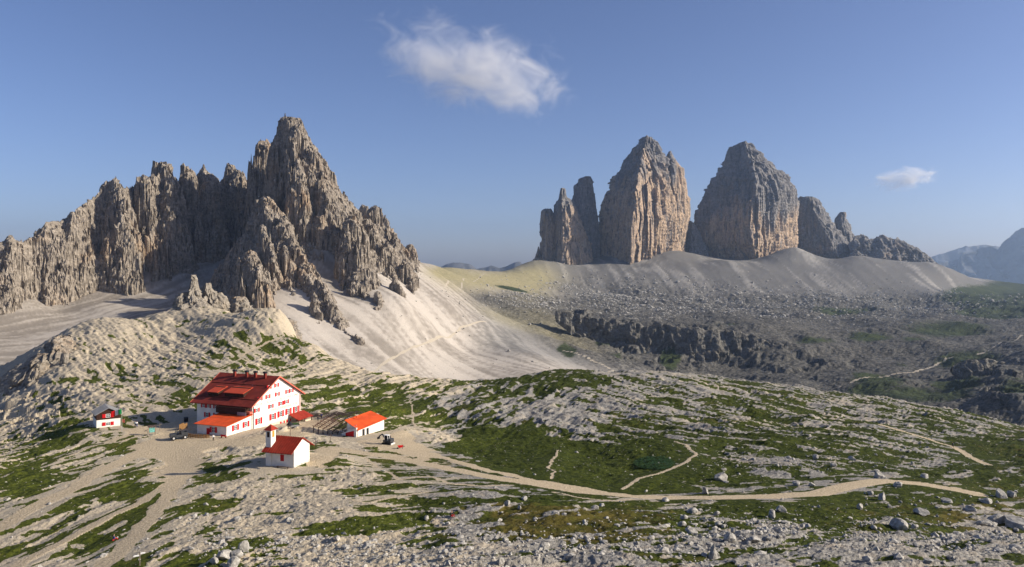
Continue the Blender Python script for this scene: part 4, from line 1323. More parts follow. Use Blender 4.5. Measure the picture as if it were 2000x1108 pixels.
# bedding: the rock steps back in level bands
bq = 11.0
bz = Hm / bq + (fbm2(Xm / 90, Ym / 90, 221, 2) - 0.5) * 2.0
bf = bz - np.floor(bz)
Hm = Hm + (np.where(bf < 0.7, bf / 0.7, 1.0) - bf) * bq * 0.62 * (0.3 + 0.7 * vn2(Xm / 30, np.floor(bz) * 1.7, 222))
gi = np.clip(np.searchsorted(df, dm), 1, len(df) - 1); gj = np.clip(np.round((um - uf[0]) / 3.0).astype(int), 0, len(uf) - 1)
gt = ((dm - df[gi - 1]) / (df[gi] - df[gi - 1]))[:, None]
Gm = Zf[np.ix_(gi - 1, gj)] * (1 - gt) + Zf[np.ix_(gi, gj)] * gt
up = Hm > Gm - 14
Hc = np.where(up, Hm, Gm - 14)
# horizontal roughness, strongest on the steep faces
gy, gx = np.gradient(Hc); gx = gx / 1.2; gy = gy / 1.15
gl = np.sqrt(gx * gx + gy * gy) + 1e-6
st_ = np.clip(gl / 2.0, 0, 1)
rr = (vn3(Xm / 22, Ym / 22, Hc / 3.2, 231) - 0.5) * 2.6 + facet3(Xm / 8, Ym / 8, Hc / 8, 232) * 4.2 + facet3(Xm / 3.6, Ym / 3.6, Hc / 3.4, 238) * 1.7
Xd = Xm - gx / gl * rr * st_; Yd = Ym - gy / gl * rr * st_
Vq, Fqq, Nq = grid_mesh_arrays(Xd, Yd, Hc)
keep = (up.ravel()[Fqq].sum(1) >= 2)
Fqq = Fqq[keep]
ids, inv = np.unique(Fqq, return_inverse=True)
me = mesh_np('mountain', Vq[ids], inv.reshape(-1, 4), M['paterno'], False)
tag(link('mountain', me), 'jagged grey mountain with a tall summit tower, ribs and pinnacles above pale scree', None, None, 'structure')
n_pat = len(Fqq)

# --- three great towers and their neighbours
f2 = 62.0
def peak(name, rows, d, label, **k):
    parts_ = [tower(rows, d, k.pop('f', f2), res=k.pop('res', 4.4), **k)]
    return rockobj(name, parts_, M['trecime'], label)


g1 = [tower([(408, 1066, 1076), (413, 1059, 1080), (440, 1056, 1085), (482, 1053, 1091), (512, 1050, 1096)], 3060, 36, res=3.6, seed=51, depth=1.2, amp=0.6),
      tower([(482, 1051, 1053), (495, 1048, 1057), (511, 1040, 1062)], 3040, 20, res=3, seed=52),
      tower([(368, 1095, 1103), (386, 1091, 1110), (402, 1086, 1127), (440, 1083, 1139), (480, 1080, 1153), (513, 1075, 1161)], 3050, 38, res=3.6, seed=53, depth=1.2, edge=-0.5, amp=0.6)]
rockobj('mountain', g1, M['trecime'], 'small twin pointed rock peak at the end of the tower row beside the saddle')
rockobj('mountain', [tower([(344, 1142, 1153), (349, 1133, 1155), (365, 1122, 1159), (402, 1115, 1163), (435, 1112, 1169), (505, 1110, 1174)], 3130, 36, res=3.6, seed=54, depth=0.8, amp=0.5)], M['darkdolomite'], 'narrow dark rock pillar standing close beside the big ochre tower')
g2 = [tower([(268, 1256, 1272), (272, 1250, 1280), (280, 1245, 1286), (287, 1240, 1290), (303, 1229, 1297), (318, 1219, 1308), (345, 1202, 1322), (384, 1184, 1332), (431, 1173, 1340), (470, 1171, 1338), (514, 1172, 1332)], 3170, 46, res=3.3, seed=55, depth=1.25, sec='wedge', edge=-0.42, amp=0.72),
      tower([(296, 1306, 1312), (303, 1302, 1316), (314, 1298, 1322), (328, 1295, 1334), (355, 1293, 1339), (413, 1292, 1343), (470, 1292, 1341), (500, 1292, 1335)], 3175, 36, res=3.8, seed=56, depth=1.1, amp=0.6)]
rockobj('mountain', g2, M['tall'], 'tallest rock tower with ochre wall, second of the three great towers from the saddle')
rockobj('mountain', [tower([(430, 1341, 1347), (436, 1338, 1358), (470, 1333, 1371), (505, 1330, 1388)], 3260, 34, res=4, seed=57, amp=0.7)], M['darkdolomite'], 'low rock step in the gap between the two largest towers')
g3 = [tower([(278, 1447, 1455), (284, 1435, 1468), (290, 1428, 1479), (298, 1422, 1487), (314, 1418, 1497), (327, 1409, 1520), (348, 1393, 1538), (374, 1378, 1552), (400, 1367, 1554), (435, 1355, 1551), (475, 1358, 1555), (513, 1390, 1548)], 3330, 46, res=3.3, seed=58, depth=0.9, sec='wedge', edge=-0.15, amp=0.72)]
rockobj('mountain', g3, M['trecime'], 'broad grey topped rock tower with ochre foot, third of the great towers')
rockobj('mountain', [tower([(385, 1566, 1586), (394, 1555, 1600), (410, 1552, 1611), (431, 1550, 1625), (461, 1552, 1649), (485, 1556, 1663), (505, 1580, 1668), (520, 1630, 1650)], 3390, 40, res=3.8, seed=59, depth=0.8, edge=0.0, amp=0.6)], M['darkdolomite'], 'lower rounded grey rock shoulder beside the broad tower')
rockobj('mountain', [tower([(415, 1641, 1653), (428, 1630, 1655), (445, 1628, 1660), (465, 1635, 1667), (492, 1645, 1672)], 3420, 24, res=3.6, seed=60, amp=0.7)], M['darkdolomite'], 'short blunt rock spire behind the rounded shoulder')
rockobj('mountain', [ridge([(1655, 480), (1671, 464), (1688, 459), (1699, 470), (1710, 463), (1727, 460), (1747, 465), (1766, 476), (1792, 487), (1818, 504), (1835, 518), (1850, 527)], [(1655, 500), (1700, 508), (1727, 514), (1744, 520), (1770, 514), (1800, 515), (1835, 523), (1850, 530)], 3330, 34, 4.0, 61, 0.6, 1.1, 0.8)], M['darkdolomite'], 'low dark rock ridge trailing off from the towers above scree')

rockobj('cliff', [ridge([(1085, 608), (1120, 614), (1160, 625), (1200, 636), (1240, 637), (1290, 636), (1330, 641), (1380, 648), (1430, 654), (1480, 664), (1530, 684), (1580, 718)], [(1085, 630), (1120, 652), (1160, 690), (1200, 722), (1260, 742), (1400, 748), (1530, 752), (1580, 744)], 1500, 22, 2.6, 63, 0.55, 0.9, 0.9, dright=1400)], M['gorge'], 'dark grey rock wall of the gorge below the boulder plateau')
rockobj('cliff', [ridge([(1862, 716), (1890, 704), (1930, 706), (1970, 712), (2010, 716), (2080, 724), (2180, 740)], [(1862, 740), (1900, 766), (1950, 772), (2010, 778), (2180, 790)], 1140, 18, 2.2, 64, 0.5, 1.1, 0.9)], M['gorge'], 'dark rock band under the far side trail at the edge of the frame')

# --- crags on the near hill
def crag(parts_, label):
    return rockobj('rock_outcrop', parts_, M['crag'], label)


crag([tower([(537, 374, 381), (545, 373, 384), (560, 370, 386), (585, 362, 396), (606, 345, 420)], 455, 5.0, res=0.6, seed=71, dbase=448),
      tower([(553, 402, 410), (565, 398, 416), (590, 390, 430), (608, 378, 442)], 458, 5.0, res=0.6, seed=72),
      tower([(572, 352, 368), (580, 345, 374), (606, 343, 380)], 450, 5.0, res=0.6, seed=73),
      tower([(572, 412, 430), (585, 405, 445), (612, 400, 462)], 462, 5.0, res=0.7, seed=74)], 'blocky outcrop with two small pinnacles on the crest of the pale hill')
crag([tower([(580, 455, 478), (600, 450, 494), (645, 458, 504)], 450, 6.0, res=0.6, seed=75, dbase=438, sec='face'), tower([(608, 440, 470), (640, 436, 478)], 446, 5.0, res=0.7, seed=76)], 'square ochre rock band at the foot of the mountain spur')
crag([tower([(658, 106, 140), (675, 95, 144), (700, 90, 139), (738, 86, 122)], 372, 5.0, res=0.6, seed=77, dbase=352, sec='wedge'), tower([(690, 122, 132), (710, 118, 134), (738, 112, 130)], 352, 4.0, res=0.6, seed=78)], 'steep cracked rock buttress at the edge of the hill above the shaded drop')
crag([tower([(692, 72, 92), (705, 42, 92), (730, 8, 90), (760, -20, 82), (815, -70, 50)], 352, 5.5, res=0.7, seed=82, dbase=335, sec='leftface', depth=0.6)], 'dark shaded cliff facing away from the sun at the left frame edge')
crag([tower([(741, 56, 90), (770, 48, 78), (800, 42, 66)], 340, 4.5, res=0.6, seed=79, dbase=328, sec='wedge')], 'low sunlit rock step below the cracked buttress')
crag([tower([(622, 552, 568), (632, 550, 582), (655, 560, 588)], 560, 6, res=0.9, seed=80, dbase=545)], 'grey rock hump poking out of the white scree behind the hill')

# --- far blue ranges
def far_range(sky_, vb, d, f, seed, label):
    bs_ = [(sky_[0][0], vb), (sky_[-1][0], vb)]
    return rockobj('mountain_range', [ridge(sky_, bs_, d, f, 24, seed, 0.9, 0.8, 1.0, jag=0.5)], M['farhill'], label)


far_range([(1805, 545), (1825, 518), (1845, 512), (1874, 507), (1883, 492), (1900, 493), (1912, 494), (1922, 486), (1932, 483), (1944, 483), (1952, 491), (1965, 472), (1987, 456), (2000, 447), (2040, 425), (2120, 440), (2260, 470), (2400, 480)], 560, 10500, 220, 81, 'blue hazy mountain with stepped crest at the edge of the valley')
far_range([(1790, 520), (1818, 503), (1850, 494), (1883, 483), (1922, 478), (1960, 482), (2000, 485), (2200, 480)], 540, 12800, 260, 82, 'palest far mountain line behind the blue hazy mountain')
far_range([(820, 530), (855, 525), (870, 517), (885, 512), (900, 514), (920, 519), (930, 527), (945, 524), (960, 520), (975, 526), (990, 522), (1005, 515), (1015, 512), (1030, 522), (1060, 530)], 560, 9000, 110, 83, 'tiny blue peaks showing over the grassy saddle')
print('cliffs', round(time.time() - T0, 1), n_pat)
# ------------------------------------------------------------------ haze and clouds
def volume_mat(name, dens, col, aniso=0.0):
    m = bpy.data.materials.new(name); m.use_nodes = True
    nt = m.node_tree
    nt.nodes.remove(nt.nodes['Principled BSDF'])
    v = nt.nodes.new('ShaderNodeVolumePrincipled')
    v.inputs['Color'].default_value = (*col, 1); v.inputs['Density'].default_value = dens; v.inputs['Anisotropy'].default_value = aniso
    nt.links.new(v.outputs[0], nt.nodes['Material Output'].inputs['Volume'])
    return m, nt, v


hz, _, _ = volume_mat('haze', 4.4e-5, (0.56, 0.74, 1.0), 0.6)
hb = MB().box((-14000, -14000, -350), (14000, 14000, 660)).build('haze', hz)
tag(hb, 'thin pale haze filling the air over the valley', None, None, 'stuff')


def cloud(name, u, v, d, ru, rv, ry, dens, seed, label, fsc=2.2, thr=0.5):
    m, nt, vol = volume_mat('cloud_vapour', 0.0, (1, 1, 1), 0.2)
    g = NG(nt)
    tc = nt.nodes.new('ShaderNodeTexCoord').outputs['Object']      # object space: -1..1
    off = nt.nodes.new('ShaderNodeVectorMath'); off.operation = 'ADD'; nt.links.new(g.scale(tc, (1.7, 0.7, 1.0)), off.inputs[0]); off.inputs[1].default_value = (seed, seed * 0.7, 3.1)
    n = g.noise(fsc, off.outputs[0], 8, 0.66, 1.1)
    n0 = g.noise(1.1, off.outputs[0], 2, 0.5)
    ln = nt.nodes.new('ShaderNodeVectorMath'); ln.operation = 'LENGTH'; nt.links.new(tc, ln.inputs[0])
    fall = g.ramp(ln.outputs['Value'], 0.05, 1.0, 0.30, -0.30)
    x = g.math('ADD', g.math('ADD', g.math('MULTIPLY', n, 1.15), g.math('MULTIPLY', n0, 0.35)), fall)
    den = g.ramp(x, 0.75, 1.16, 0.0, 1.0)
    nt.links.new(g.math('MULTIPLY', den, dens), vol.inputs['Density'])
    bm = bmesh.new(); bmesh.ops.create_icosphere(bm, subdivisions=3, radius=1.0)
    me = bpy.data.meshes.new(name); bm.to_mesh(me); bm.free(); me.materials.append(m)
    o = link(name, me, None, P(u, v, d))
    o.scale = (ru / F * d, ry, rv / F * d)
    tag(o, label, 'cloud')
    return o


c1 = cloud('cloud', 920, 135, 6000, 400, 165, 520, 0.0052, 4.3, 'large ragged white cloud drifting above the saddle', 3.0)
c1.rotation_euler = (0, math.radians(14), 0)
c2 = cloud('cloud', 1768, 350, 9600, 135, 44, 300, 0.0075, 9.1, 'small flat white cloud low over the far ridge', 2.2)
c2.rotation_euler = (0, math.radians(-10), 0)
#@@OBJECTS
# ------------------------------------------------------------------ buildings
def frame_root(name, fr):
    return empty(name, (fr[0], fr[1], fr[2]), math.pi / 2 - fr[3])


_wcache = {}


def window(root, name, pos, w, h, sw, side=False, bars=1, frame='frame', pane=True):
    """window centred at pos on a wall: white frame (part) with pane and two shutters as sub-parts. sw = shutter width"""
    key = (w, h, sw, bars, frame)
    if key not in _wcache:
        fr = MB(); t = 0.10
        fr.box((-w / 2, -0.07, -h / 2), (-w / 2 + t, 0.05, h / 2)).box((w / 2 - t, -0.07, -h / 2), (w / 2, 0.05, h / 2))
        fr.box((-w / 2 + t, -0.07, h / 2 - t), (w / 2 - t, 0.05, h / 2)).box((-w / 2 + t, -0.07, -h / 2), (w / 2 - t, 0.05, -h / 2 + t))
        fr.box((-0.05, -0.06, -h / 2 + t), (0.05, 0.04, h / 2 - t))
        for i in range(bars):
            z = -h / 2 + h * (i + 1) / (bars + 1)
            fr.box((-w / 2 + t, -0.055, z - 0.035), (-0.05, 0.035, z + 0.035)).box((0.05, -0.055, z - 0.035), (w / 2 - t, 0.035, z + 0.035))
        f = fr.build('window', M[frame], root)
        p = MB().box((-w / 2 + t, -0.02, -h / 2 + t), (w / 2 - t, 0.03, h / 2 - t)).build('pane', M['glass'], f)
        if sw:
            for s in (-1, 1):
                sb = MB()
                x0, x1 = sorted((s * (w / 2 + 0.02), s * (w / 2 + sw)))
                sb.box((x0, -0.10, -h / 2 - 0.05), (x1, -0.04, h / 2 + 0.05))
                for k in range(3):
                    z = -h / 2 + h * (k + 0.5) / 3
                    sb.box((x0 + 0.08, -0.125, z - h / 9), (x1 - 0.08, -0.10, z + h / 9))
                sb.build('shutter', M['shutter'], f)
        _wcache[key] = f
        o = f
    else:
        o = copy_tree(_wcache[key], root)
    o.location = pos
    o.rotation_euler = (0, 0, -math.pi / 2 if side else 0)
    return o


def lettering(root, txt, x0, x1, z, y, size):
    c = bpy.data.curves.new('lettering', 'FONT')
    c.body = txt; c.size = size; c.extrude = 0.015; c.space_character = 1.08
    c.materials.append(M['letter'])
    o = bpy.data.objects.new('lettering', c); COL.objects.link(o)
    bpy.context.view_layer.update()
    wdt = max(0.1, o.dimensions.x)
    me = bpy.data.meshes.new_from_object(o.evaluated_get(bpy.context.evaluated_depsgraph_get()))
    bpy.data.objects.remove(o)
    me.materials.clear(); me.materials.append(M['letter'])
    o = link('lettering', me, root)
    o.rotation_euler = (math.pi / 2, 0, 0); o.location = (x0, y, z); o.scale = ((x1 - x0) / wdt, 1, 1)
    o['kind'] = 'stuff'
    return o


def gable_roof(root, W, L0, L1, he, hr, ov, t, mat, name='roof', seams=0, seam_mat=None, trim=None):
    sl_ = (hr - he) / (W / 2)
    z0 = he - ov * sl_
    roof = MB()
    roof.slab([(-ov, L0, z0 + t), (W / 2, L0, hr + t), (W / 2, L1, hr + t), (-ov, L1, z0 + t)], t)
    roof.slab([(W / 2 + 0.002, L0, hr + t), (W + ov, L0, z0 + t), (W + ov, L1, z0 + t), (W / 2 + 0.002, L1, hr + t)], t)
    r = roof.build(name, mat, root)
    if seams:
        for s in (0, 1):
            for i in range(seams):
                y = L0 + 0.1 + (L1 - L0 - 0.2) * i / (seams - 1)
                a, b = ((-ov, y, z0 + t + 0.03), (W / 2 - 0.05, y, hr + t + 0.03)) if s == 0 else ((W / 2 + 0.05, y, hr + t + 0.03), (W + ov, y, z0 + t + 0.03))
                MB().bar(a, b, 0.06, 0.07).build('seam', seam_mat or mat, r)
    if trim:
        for y in (L0 - 0.05, L1 + 0.05):
            for a, b in (((-ov, y, z0 + t * 0.5), (W / 2, y, hr + t * 0.5)), ((W / 2, y, hr + t * 0.5), (W + ov, y, z0 + t * 0.5))):
                MB().bar(a, b, 0.09, t + 0.16).build('barge_board', trim, r)
    return r


def gable_wall(W, L, he, hr, zb, y0=0.0):
    m = MB()
    f = [(0, y0, zb), (W, y0, zb), (W, y0, he), (W / 2, y0, hr), (0, y0, he)]
    b = [(x, L, z) for x, _, z in f]
    m.quad(*f); m.quad(*b[::-1])
    for i in range(5):
        j = (i + 1) % 5
        m.quad(f[j], f[i], b[i], b[j])
    return m


# ---- the big mountain house
W_, L_, HE, HR = 23.1, 21.0, 7.31, 14.0
hut = frame_root('mountain_house', HUT)
tag(hut, 'large white mountain house with dark red gable roof and red shutters', 'house')
gable_wall(W_, L_, HE, HR, -5.0).build('wall', M['white'], hut)
roof = gable_roof(hut, W_, -0.8, 22.4, HE, HR, 1.3, 0.22, M['redroof'], trim=M['trim'])
slp = (HR - HE) / (W_ / 2)
for b_ in (3.8, 7.5, 10.9, 15.6):
    c = MB().box((W_ / 2 - 1.5, b_ - 0.35, HR - 0.9), (W_ / 2 - 0.8, b_ + 0.35, HR + 1.0)).build('chimney', M['redroof'], roof)
    MB().box((W_ / 2 - 1.65, b_ - 0.5, HR + 1.0), (W_ / 2 - 0.65, b_ + 0.5, HR + 1.55)).build('chimney_cap', M['black'], roof)
for b_, bw, t_ in ((16.4, 4.0, 0.35), (8.6, 7.4, 0.37)):
    a0 = W_ / 2 * (t_ - 0.19); a1 = W_ / 2 * (t_ + 0.17)
    h0 = HE + a0 * slp + 0.22; h1 = HE + a1 * slp + 0.26
    d_ = MB().slab([(a0 - 0.5, b_ - bw / 2, h0 + 1.25), (a1, b_ - bw / 2, h1 + 0.05), (a1, b_ + bw / 2, h1 + 0.05), (a0 - 0.5, b_ + bw / 2, h0 + 1.25)], 0.16).build('dormer', M['dormer'], roof)
    tag(d_, 'low red shed dormer with sun brightness painted in')
    MB().slab([(a0, b_ - bw / 2 + 0.15, h0 + 1.08), (a1 - 0.6, b_ - bw / 2 + 0.15, h1 - 0.05), (a1 - 0.6, b_ + bw / 2 - 0.15, h1 - 0.05), (a0, b_ + bw / 2 - 0.15, h0 + 1.08)], 1.3).build('dormer_front', M['brown'], roof)
for z_ in (0.12, 0.62):
    a0 = W_ / 2 * z_
    MB().bar((a0, -0.4, HE + a0 * slp + 0.30), (a0, 22.0, HE + a0 * slp + 0.30), 0.06, 0.12).build('snow_guard', M['brown'], roof)
a0 = 0.5
MB().bar((0.3, 9.6, HE + 0.3 * slp + 0.27), (W_ / 2 - 0.4, 9.6, HR - 0.4 * slp + 0.27), 0.12, 0.05).build('lightning_strip', M['brown'], roof)
# gable windows
for a, h in ((7.53, 11.37), (10.99, 11.47)): window(hut, 'window', (a, -0.02, h), 0.9, 1.15, 0.65)
for a, h in ((3.3, 8.5), (6.91, 8.56), (11.36, 8.62), (16.4, 8.65), (18.2, 8.68)): window(hut, 'window', (a, -0.02, h), 0.95, 1.15, 0.65)
for a, h in ((1.9, 5.33), (8.31, 5.4), (13.1, 5.45), (15.75, 5.5)): window(hut, 'window', (a, -0.02, h), 1.1, 1.2, 0.68)
for a, h in ((2.75, 1.9), (9.14, 2.05), (12.97, 2.2), (16.81, 2.3), (20.6, 2.35)): window(hut, 'window', (a, -0.02, h), 1.35, 1.85, 0.86, bars=2)
for a, h in ((13.78, -0.7), (16.9, -0.7)): window(hut, 'window', (a, -0.05, h), 0.9, 0.85, 0.7)
# side windows
for b_ in (18.4, 16.5, 13.7): window(hut, 'window', (-0.02, b_, 5.8), 0.9, 1.1, 0.5, side=True)
for b_ in (17.0, 13.5): window(hut, 'window', (-0.02, b_, 3.1), 1.1, 1.4, 0.6, side=True)
lettering(hut, 'RIF. A. LOCATELLI ALLE TRE CIME', 0.8, 21.6, 6.55, -0.02, 1.05)
lettering(hut, 'DREIZINNENHÜTTE', 8.3, 21.4, 3.75, -0.02, 1.05)
MB().box((7.0, -0.04, -5.0), (W_ - 0.002, 0.3, 0.15)).build('plinth', M['cream'], hut)
MB().tube((0.35, -0.12, -1.2), (0.35, -0.12, 6.6), 0.09).build('downpipe', M['brown'], hut)
MB().tube((W_ - 0.5, -0.14, -2.0), (W_ - 0.5, -0.14, 6.9), 0.09).build('downpipe', M['trim'], hut)
MB().tube((20.5, 3.0, 10.5), (20.5, 3.0, 13.6), 0.04).build('antenna', M['greymetal'], hut)
# lean-to
an = MB()
A0, AB = -10.5, 11.0
f = [(A0, 0.3, -2.0), (-0.003, 0.3, -2.0), (-0.003, 0.3, 4.0), (A0, 0.3, 2.9)]
b = [(x, AB, z) for x, _, z in f]
an.quad(*f); an.quad(*b[::-1])
for i in range(4): an.quad(f[(i + 1) % 4], f[i], b[i], b[(i + 1) % 4])
lean = an.build('annex', M['white'], hut)
MB().slab([(A0 - 0.8, -0.35, 3.05), (-0.01, -0.35, 4.45), (-0.01, AB + 0.5, 4.45), (A0 - 0.8, AB + 0.5, 3.05)], 0.14).build('annex_roof', M['orange'], lean)
MB().bar((A0 / 2, -0.3, 3.80), (A0 / 2, AB + 0.4, 3.80), 0.08, 0.06).build('roof_batten', M['trim'], lean)
window(hut, 'window', (-6.95, 0.28, 1.85), 1.25, 1.6, 0.8, bars=2); window(hut, 'window', (-2.5, 0.28, 1.95), 1.25, 1.6, 0.8, bars=2)
window(hut, 'window', (A0 - 0.02, 5.0, 1.6), 1.1, 1.5, 0.75, side=True)
MB().box((A0 - 0.06, 6.4, -0.4), (A0 + 0.02, 7.5, 1.9)).build('door', M['shutter'], hut)
# dark glazed balcony between the main wall and the lean-to
MB().box((-1.9, 1.0, 4.5), (-0.004, 12.0, 6.4)).build('balcony', M['brown'], hut)
MB().box((-2.4, 0.4, 4.3), (-2.3, 3.6, 5.3)).build('railing', M['greymetal'], hut)
MB().box((-1.6, -0.35, 4.75), (-0.25, 0.9, 5.35)).build('awning_box', M['trim'], hut)
# porch at the far corner of the gable
MB().slab([(16.8, -0.1, 1.35), (24.6, -0.1, 1.35), (24.6, -3.9, -0.2), (16.8, -3.9, -0.2)], 0.14).build('porch_roof', M['redroof2'], hut)
for a in (17.3, 20.6, 24.2):
    MB().box((a - 0.1, -3.6, -4.0), (a + 0.1, -3.4, -0.2)).build('porch_post', M['brown'], hut)
MB().box((20.8, -3.3, -4.0), (24.0, -0.05, -1.1)).build('porch_wall', M['cream'], hut)

# ---- chapel
cw, cl_, che, chr_ = 6.03, 6.84, 4.2, 6.0
chap = frame_root('chapel', CHAPEL)
tag(chap, 'small white chapel with red seamed roof and square bell tower', 'chapel')
gable_wall(cw, cl_, che, chr_, -2.0).build('wall', M['white'], chap)
gable_roof(chap, cw, -0.35, cl_ + 0.5, che, chr_, 1.5, 0.14, M['redroof2'], seams=13)
ta0, ta1, tb0, tb1 = -0.25, 1.5, 5.75, 7.1
tow = MB().box((ta0, tb0, -2.0), (ta1, tb1, 8.05)).build('bell_tower', M['white'], chap)
cx_, cb_ = (ta0 + ta1) / 2, (tb0 + tb1) / 2
pr = MB(); e_ = 0.42
cs = [(ta0 - e_, tb0 - e_, 7.95), (ta1 + e_, tb0 - e_, 7.95), (ta1 + e_, tb1 + e_, 7.95), (ta0 - e_, tb1 + e_, 7.95)]
for i in range(4): pr.quad(cs[i], cs[(i + 1) % 4], (cx_, cb_, 9.15))
pr.quad(*cs[::-1])
pr.build('tower_roof', M['redroof2'], tow)
MB().box((cx_ - 0.38, tb0 - 0.05, 6.35), (cx_ + 0.38, tb0 + 0.02, 7.7)).build('louvre', M['ochre'], tow)
MB().box((ta0 - 0.04, cb_ - 0.3, 6.4), (ta0 + 0.02, cb_ + 0.3, 7.6)).build('louvre', M['brown'], tow)
for k in range(9):
    h_ = 0.35 + 0.25 * rng.random(); x_ = 0.05 + k * 0.66
    MB().box((x_, -0.05 - 0.05 * rng.random(), -1.5), (x_ + 0.62, 0.05, h_)).build('stone', M['stone'], chap)
wq = MB().box((-0.06, 2.55, 1.35), (0.02, 3.45, 2.75)).build('shutter', M['shutter'], chap)
MB().box((-0.08, 2.98, 1.35), (-0.06, 3.02, 2.75)).build('shutter_gap', M['brown'], wq)
for b_ in (0.6, 2.2, 3.8, 5.0):
    MB().bar((-1.45, b_, che - 0.92), (-0.02, b_, che - 0.06), 0.12, 0.16).build('rafter', M['brown'], chap)
bench = frame_root('bench', CHAPEL)
bench.location = bench.location + bench.rotation_euler.to_matrix() @ Vector((-0.95, 0.6, 0.0))
tag(bench, 'dark plank bench against the shaded chapel wall', 'bench')
MB().box((-0.25, 0, 0.38), (0.25, 3.2, 0.46)).build('seat', M['darktimber'], bench)
for y in (0.2, 2.85): MB().box((-0.2, y, -0.6), (0.2, y + 0.14, 0.38)).build('leg', M['darktimber'], bench)

# ---- small house on the left
sw_, sl2, she, shr = 6.5, 7.6, 4.1, 5.75
shk = frame_root('cabin', SHACK)
tag(shk, 'small cabin with white ground floor, brown boarded gable and grey metal roof', 'cabin')
MB().box((0, 0, -2.5), (sw_, sl2, 2.35)).build('wall', M['white'], shk)
gw = gable_wall(sw_, sl2 - 0.03, she, shr, 2.352, 0.03)
gab = gw.build('gable_boarding', M['brown'], shk)
for k in range(13):
    x_ = 0.02 + k * 0.5; top = she + (min(x_, sw_ - x_ - 0.46)) * (shr - she) / (sw_ / 2) - 0.02
    MB().box((x_, -0.03, 2.36), (x_ + 0.46, 0.028, top)).build('board', M['brown'], gab)
gable_roof(shk, sw_, -0.55, sl2 + 0.4, she, shr, 0.55, 0.12, M['greymetal'], seams=11)
window(shk, 'window', (3.1, -0.03, 1.0), 1.25, 0.95, 0.95); window(shk, 'window', (3.1, -0.06, 3.45), 1.25, 1.05, 0.95)

# flagpole by the cabin
fx, fy, fz = on(238, 843)
pole = empty('flagpole', (fx, fy, fz - 0.2)); tag(pole, 'flagpole with a green, white and red flag in front of the cabin', 'flagpole')
MB().tube((0, 0, 0), (0, 0, 7.0), 0.06, 0.04).build('pole', M['palemetal'], pole)
for k, mk in enumerate(('flaggreen', 'flagwhite', 'flagred')):
    fm = MB(); n = 5
    for i in range(n):
        xa, xb = -(k + i / n) * 1.0 - 0.05, -(k + (i + 1) / n) * 1.0 - 0.05
        ya, yb = 0.18 * math.sin(xa * 2.6), 0.18 * math.sin(xb * 2.6)
        za, zb = xa * 0.28, xb * 0.28
        fm.slab([(xa, ya, 6.9 + za), (xb, yb, 6.9 + zb), (xb, yb + 0.02, 6.9 + zb), (xa, ya + 0.02, 6.9 + za)], 1.5)
    fm.build('flag_stripe', M[mk], pole)
MB().slab([(0.05, 0, 3.9), (0.75, 0.1, 3.6), (0.75, 0.13, 3.6), (0.05, 0.03, 3.9)], 0.9).build('pennant', M['trim'], pole)

# ---- low shed with orange roof and the open roof frame beside it
shed = frame_root('shed', SHED); tag(shed, 'low white shed with sloping orange metal roof', 'shed')
s_ = MB()
fl = [(0, 0), (11.0, 0), (11.0, 5.6), (0, 4.2)]
ht = [2.0, 3.2, 4.5, 4.0]
bot = [(x, y, -2.2) for x, y in fl]; top = [(x, y, z) for (x, y), z in zip(fl, ht)]
for i in range(4):
    j = (i + 1) % 4
    s_.quad(bot[i], bot[j], top[j], top[i])
s_.quad(*top[:3]); s_.quad(top[0], top[2], top[3])
s_.build('wall', M['white'], shed)
MB().slab([(-0.5, -0.5, 1.98), (11.7, -0.6, 3.28), (11.9, 6.0, 4.78), (-0.5, 4.7, 4.28)], 0.14).build('roof', M['orange'], shed)
for a in (1.7, 3.4): MB().box((a, -0.05, -0.6), (a + 0.95, 0.03, 1.75)).build('door', M['black'], shed)
for a in (5.2, 7.6): MB().box((a, -0.04, -1.5), (a + 0.12, 0.02, 2.2)).build('pilaster', M['frame'], shed)
MB().box((3.2, 3.6, 4.4), (3.5, 3.9, 5.0)).build('vent', M['orange'], shed)

fr = frame_root('roof_frame', SHED); tag(fr, 'unfinished shed extension with bare brown roof battens and a red door', 'shed')
q = [(-0.6, 0.2, -1.4), (-0.4, 5.6, 0.6)]
w_ = MB()
w_.quad((-0.7, 0.0, -1.5), (-0.55, 5.8, -1.5), (-0.55, 5.8, 0.45), (-0.7, 0.0, 2.6)); w_.quad((-0.35, 0.0, -1.5), (-0.35, 0.0, 2.6), (-0.2, 5.8, 0.45), (-0.2, 5.8, -1.5))
w_.quad((-0.7, 0.0, 2.6), (-0.55, 5.8, 0.45), (-0.2, 5.8, 0.45), (-0.35, 0.0, 2.6)); w_.quad((-0.7, 0, -1.5), (-0.7, 0, 2.6), (-0.35, 0, 2.6), (-0.35, 0, -1.5)); w_.quad((-0.55, 5.8, -1.5), (-0.2, 5.8, -1.5), (-0.2, 5.8, 0.45), (-0.55, 5.8, 0.45))
w_.build('wall', M['white'], fr)
dm = MB()
dm.quad((-0.74, 1.0, -0.6), (-0.65, 4.2, -0.6), (-0.65, 4.2, 0.7), (-0.74, 1.0, 1.7)); dm.quad((-0.69, 1.0, -0.6), (-0.69, 1.0, 1.7), (-0.60, 4.2, 0.7), (-0.60, 4.2, -0.6)); dm.quad((-0.74, 1.0, 1.7), (-0.65, 4.2, 0.7), (-0.60, 4.2, 0.7), (-0.69, 1.0, 1.7))
dm.build('door', M['redpaint'], fr)
for i in range(4):
    a0, a1 = 0.2 + i * 1.6, 1.8 + i * 1.6
    z0, z1 = 2.65 - a0 * 0.37, 2.65 - a1 * 0.37
    MB().bar((-0.5, a0, z0 + 0.05), (-0.5, a1, z1 + 0.75), 0.09).build('truss_bar', M['palemetal'], fr)
    MB().bar((-0.5, a1, z1 + 0.05), (-0.5, a1, z1 + 0.75), 0.09).build('truss_bar', M['palemetal'], fr)
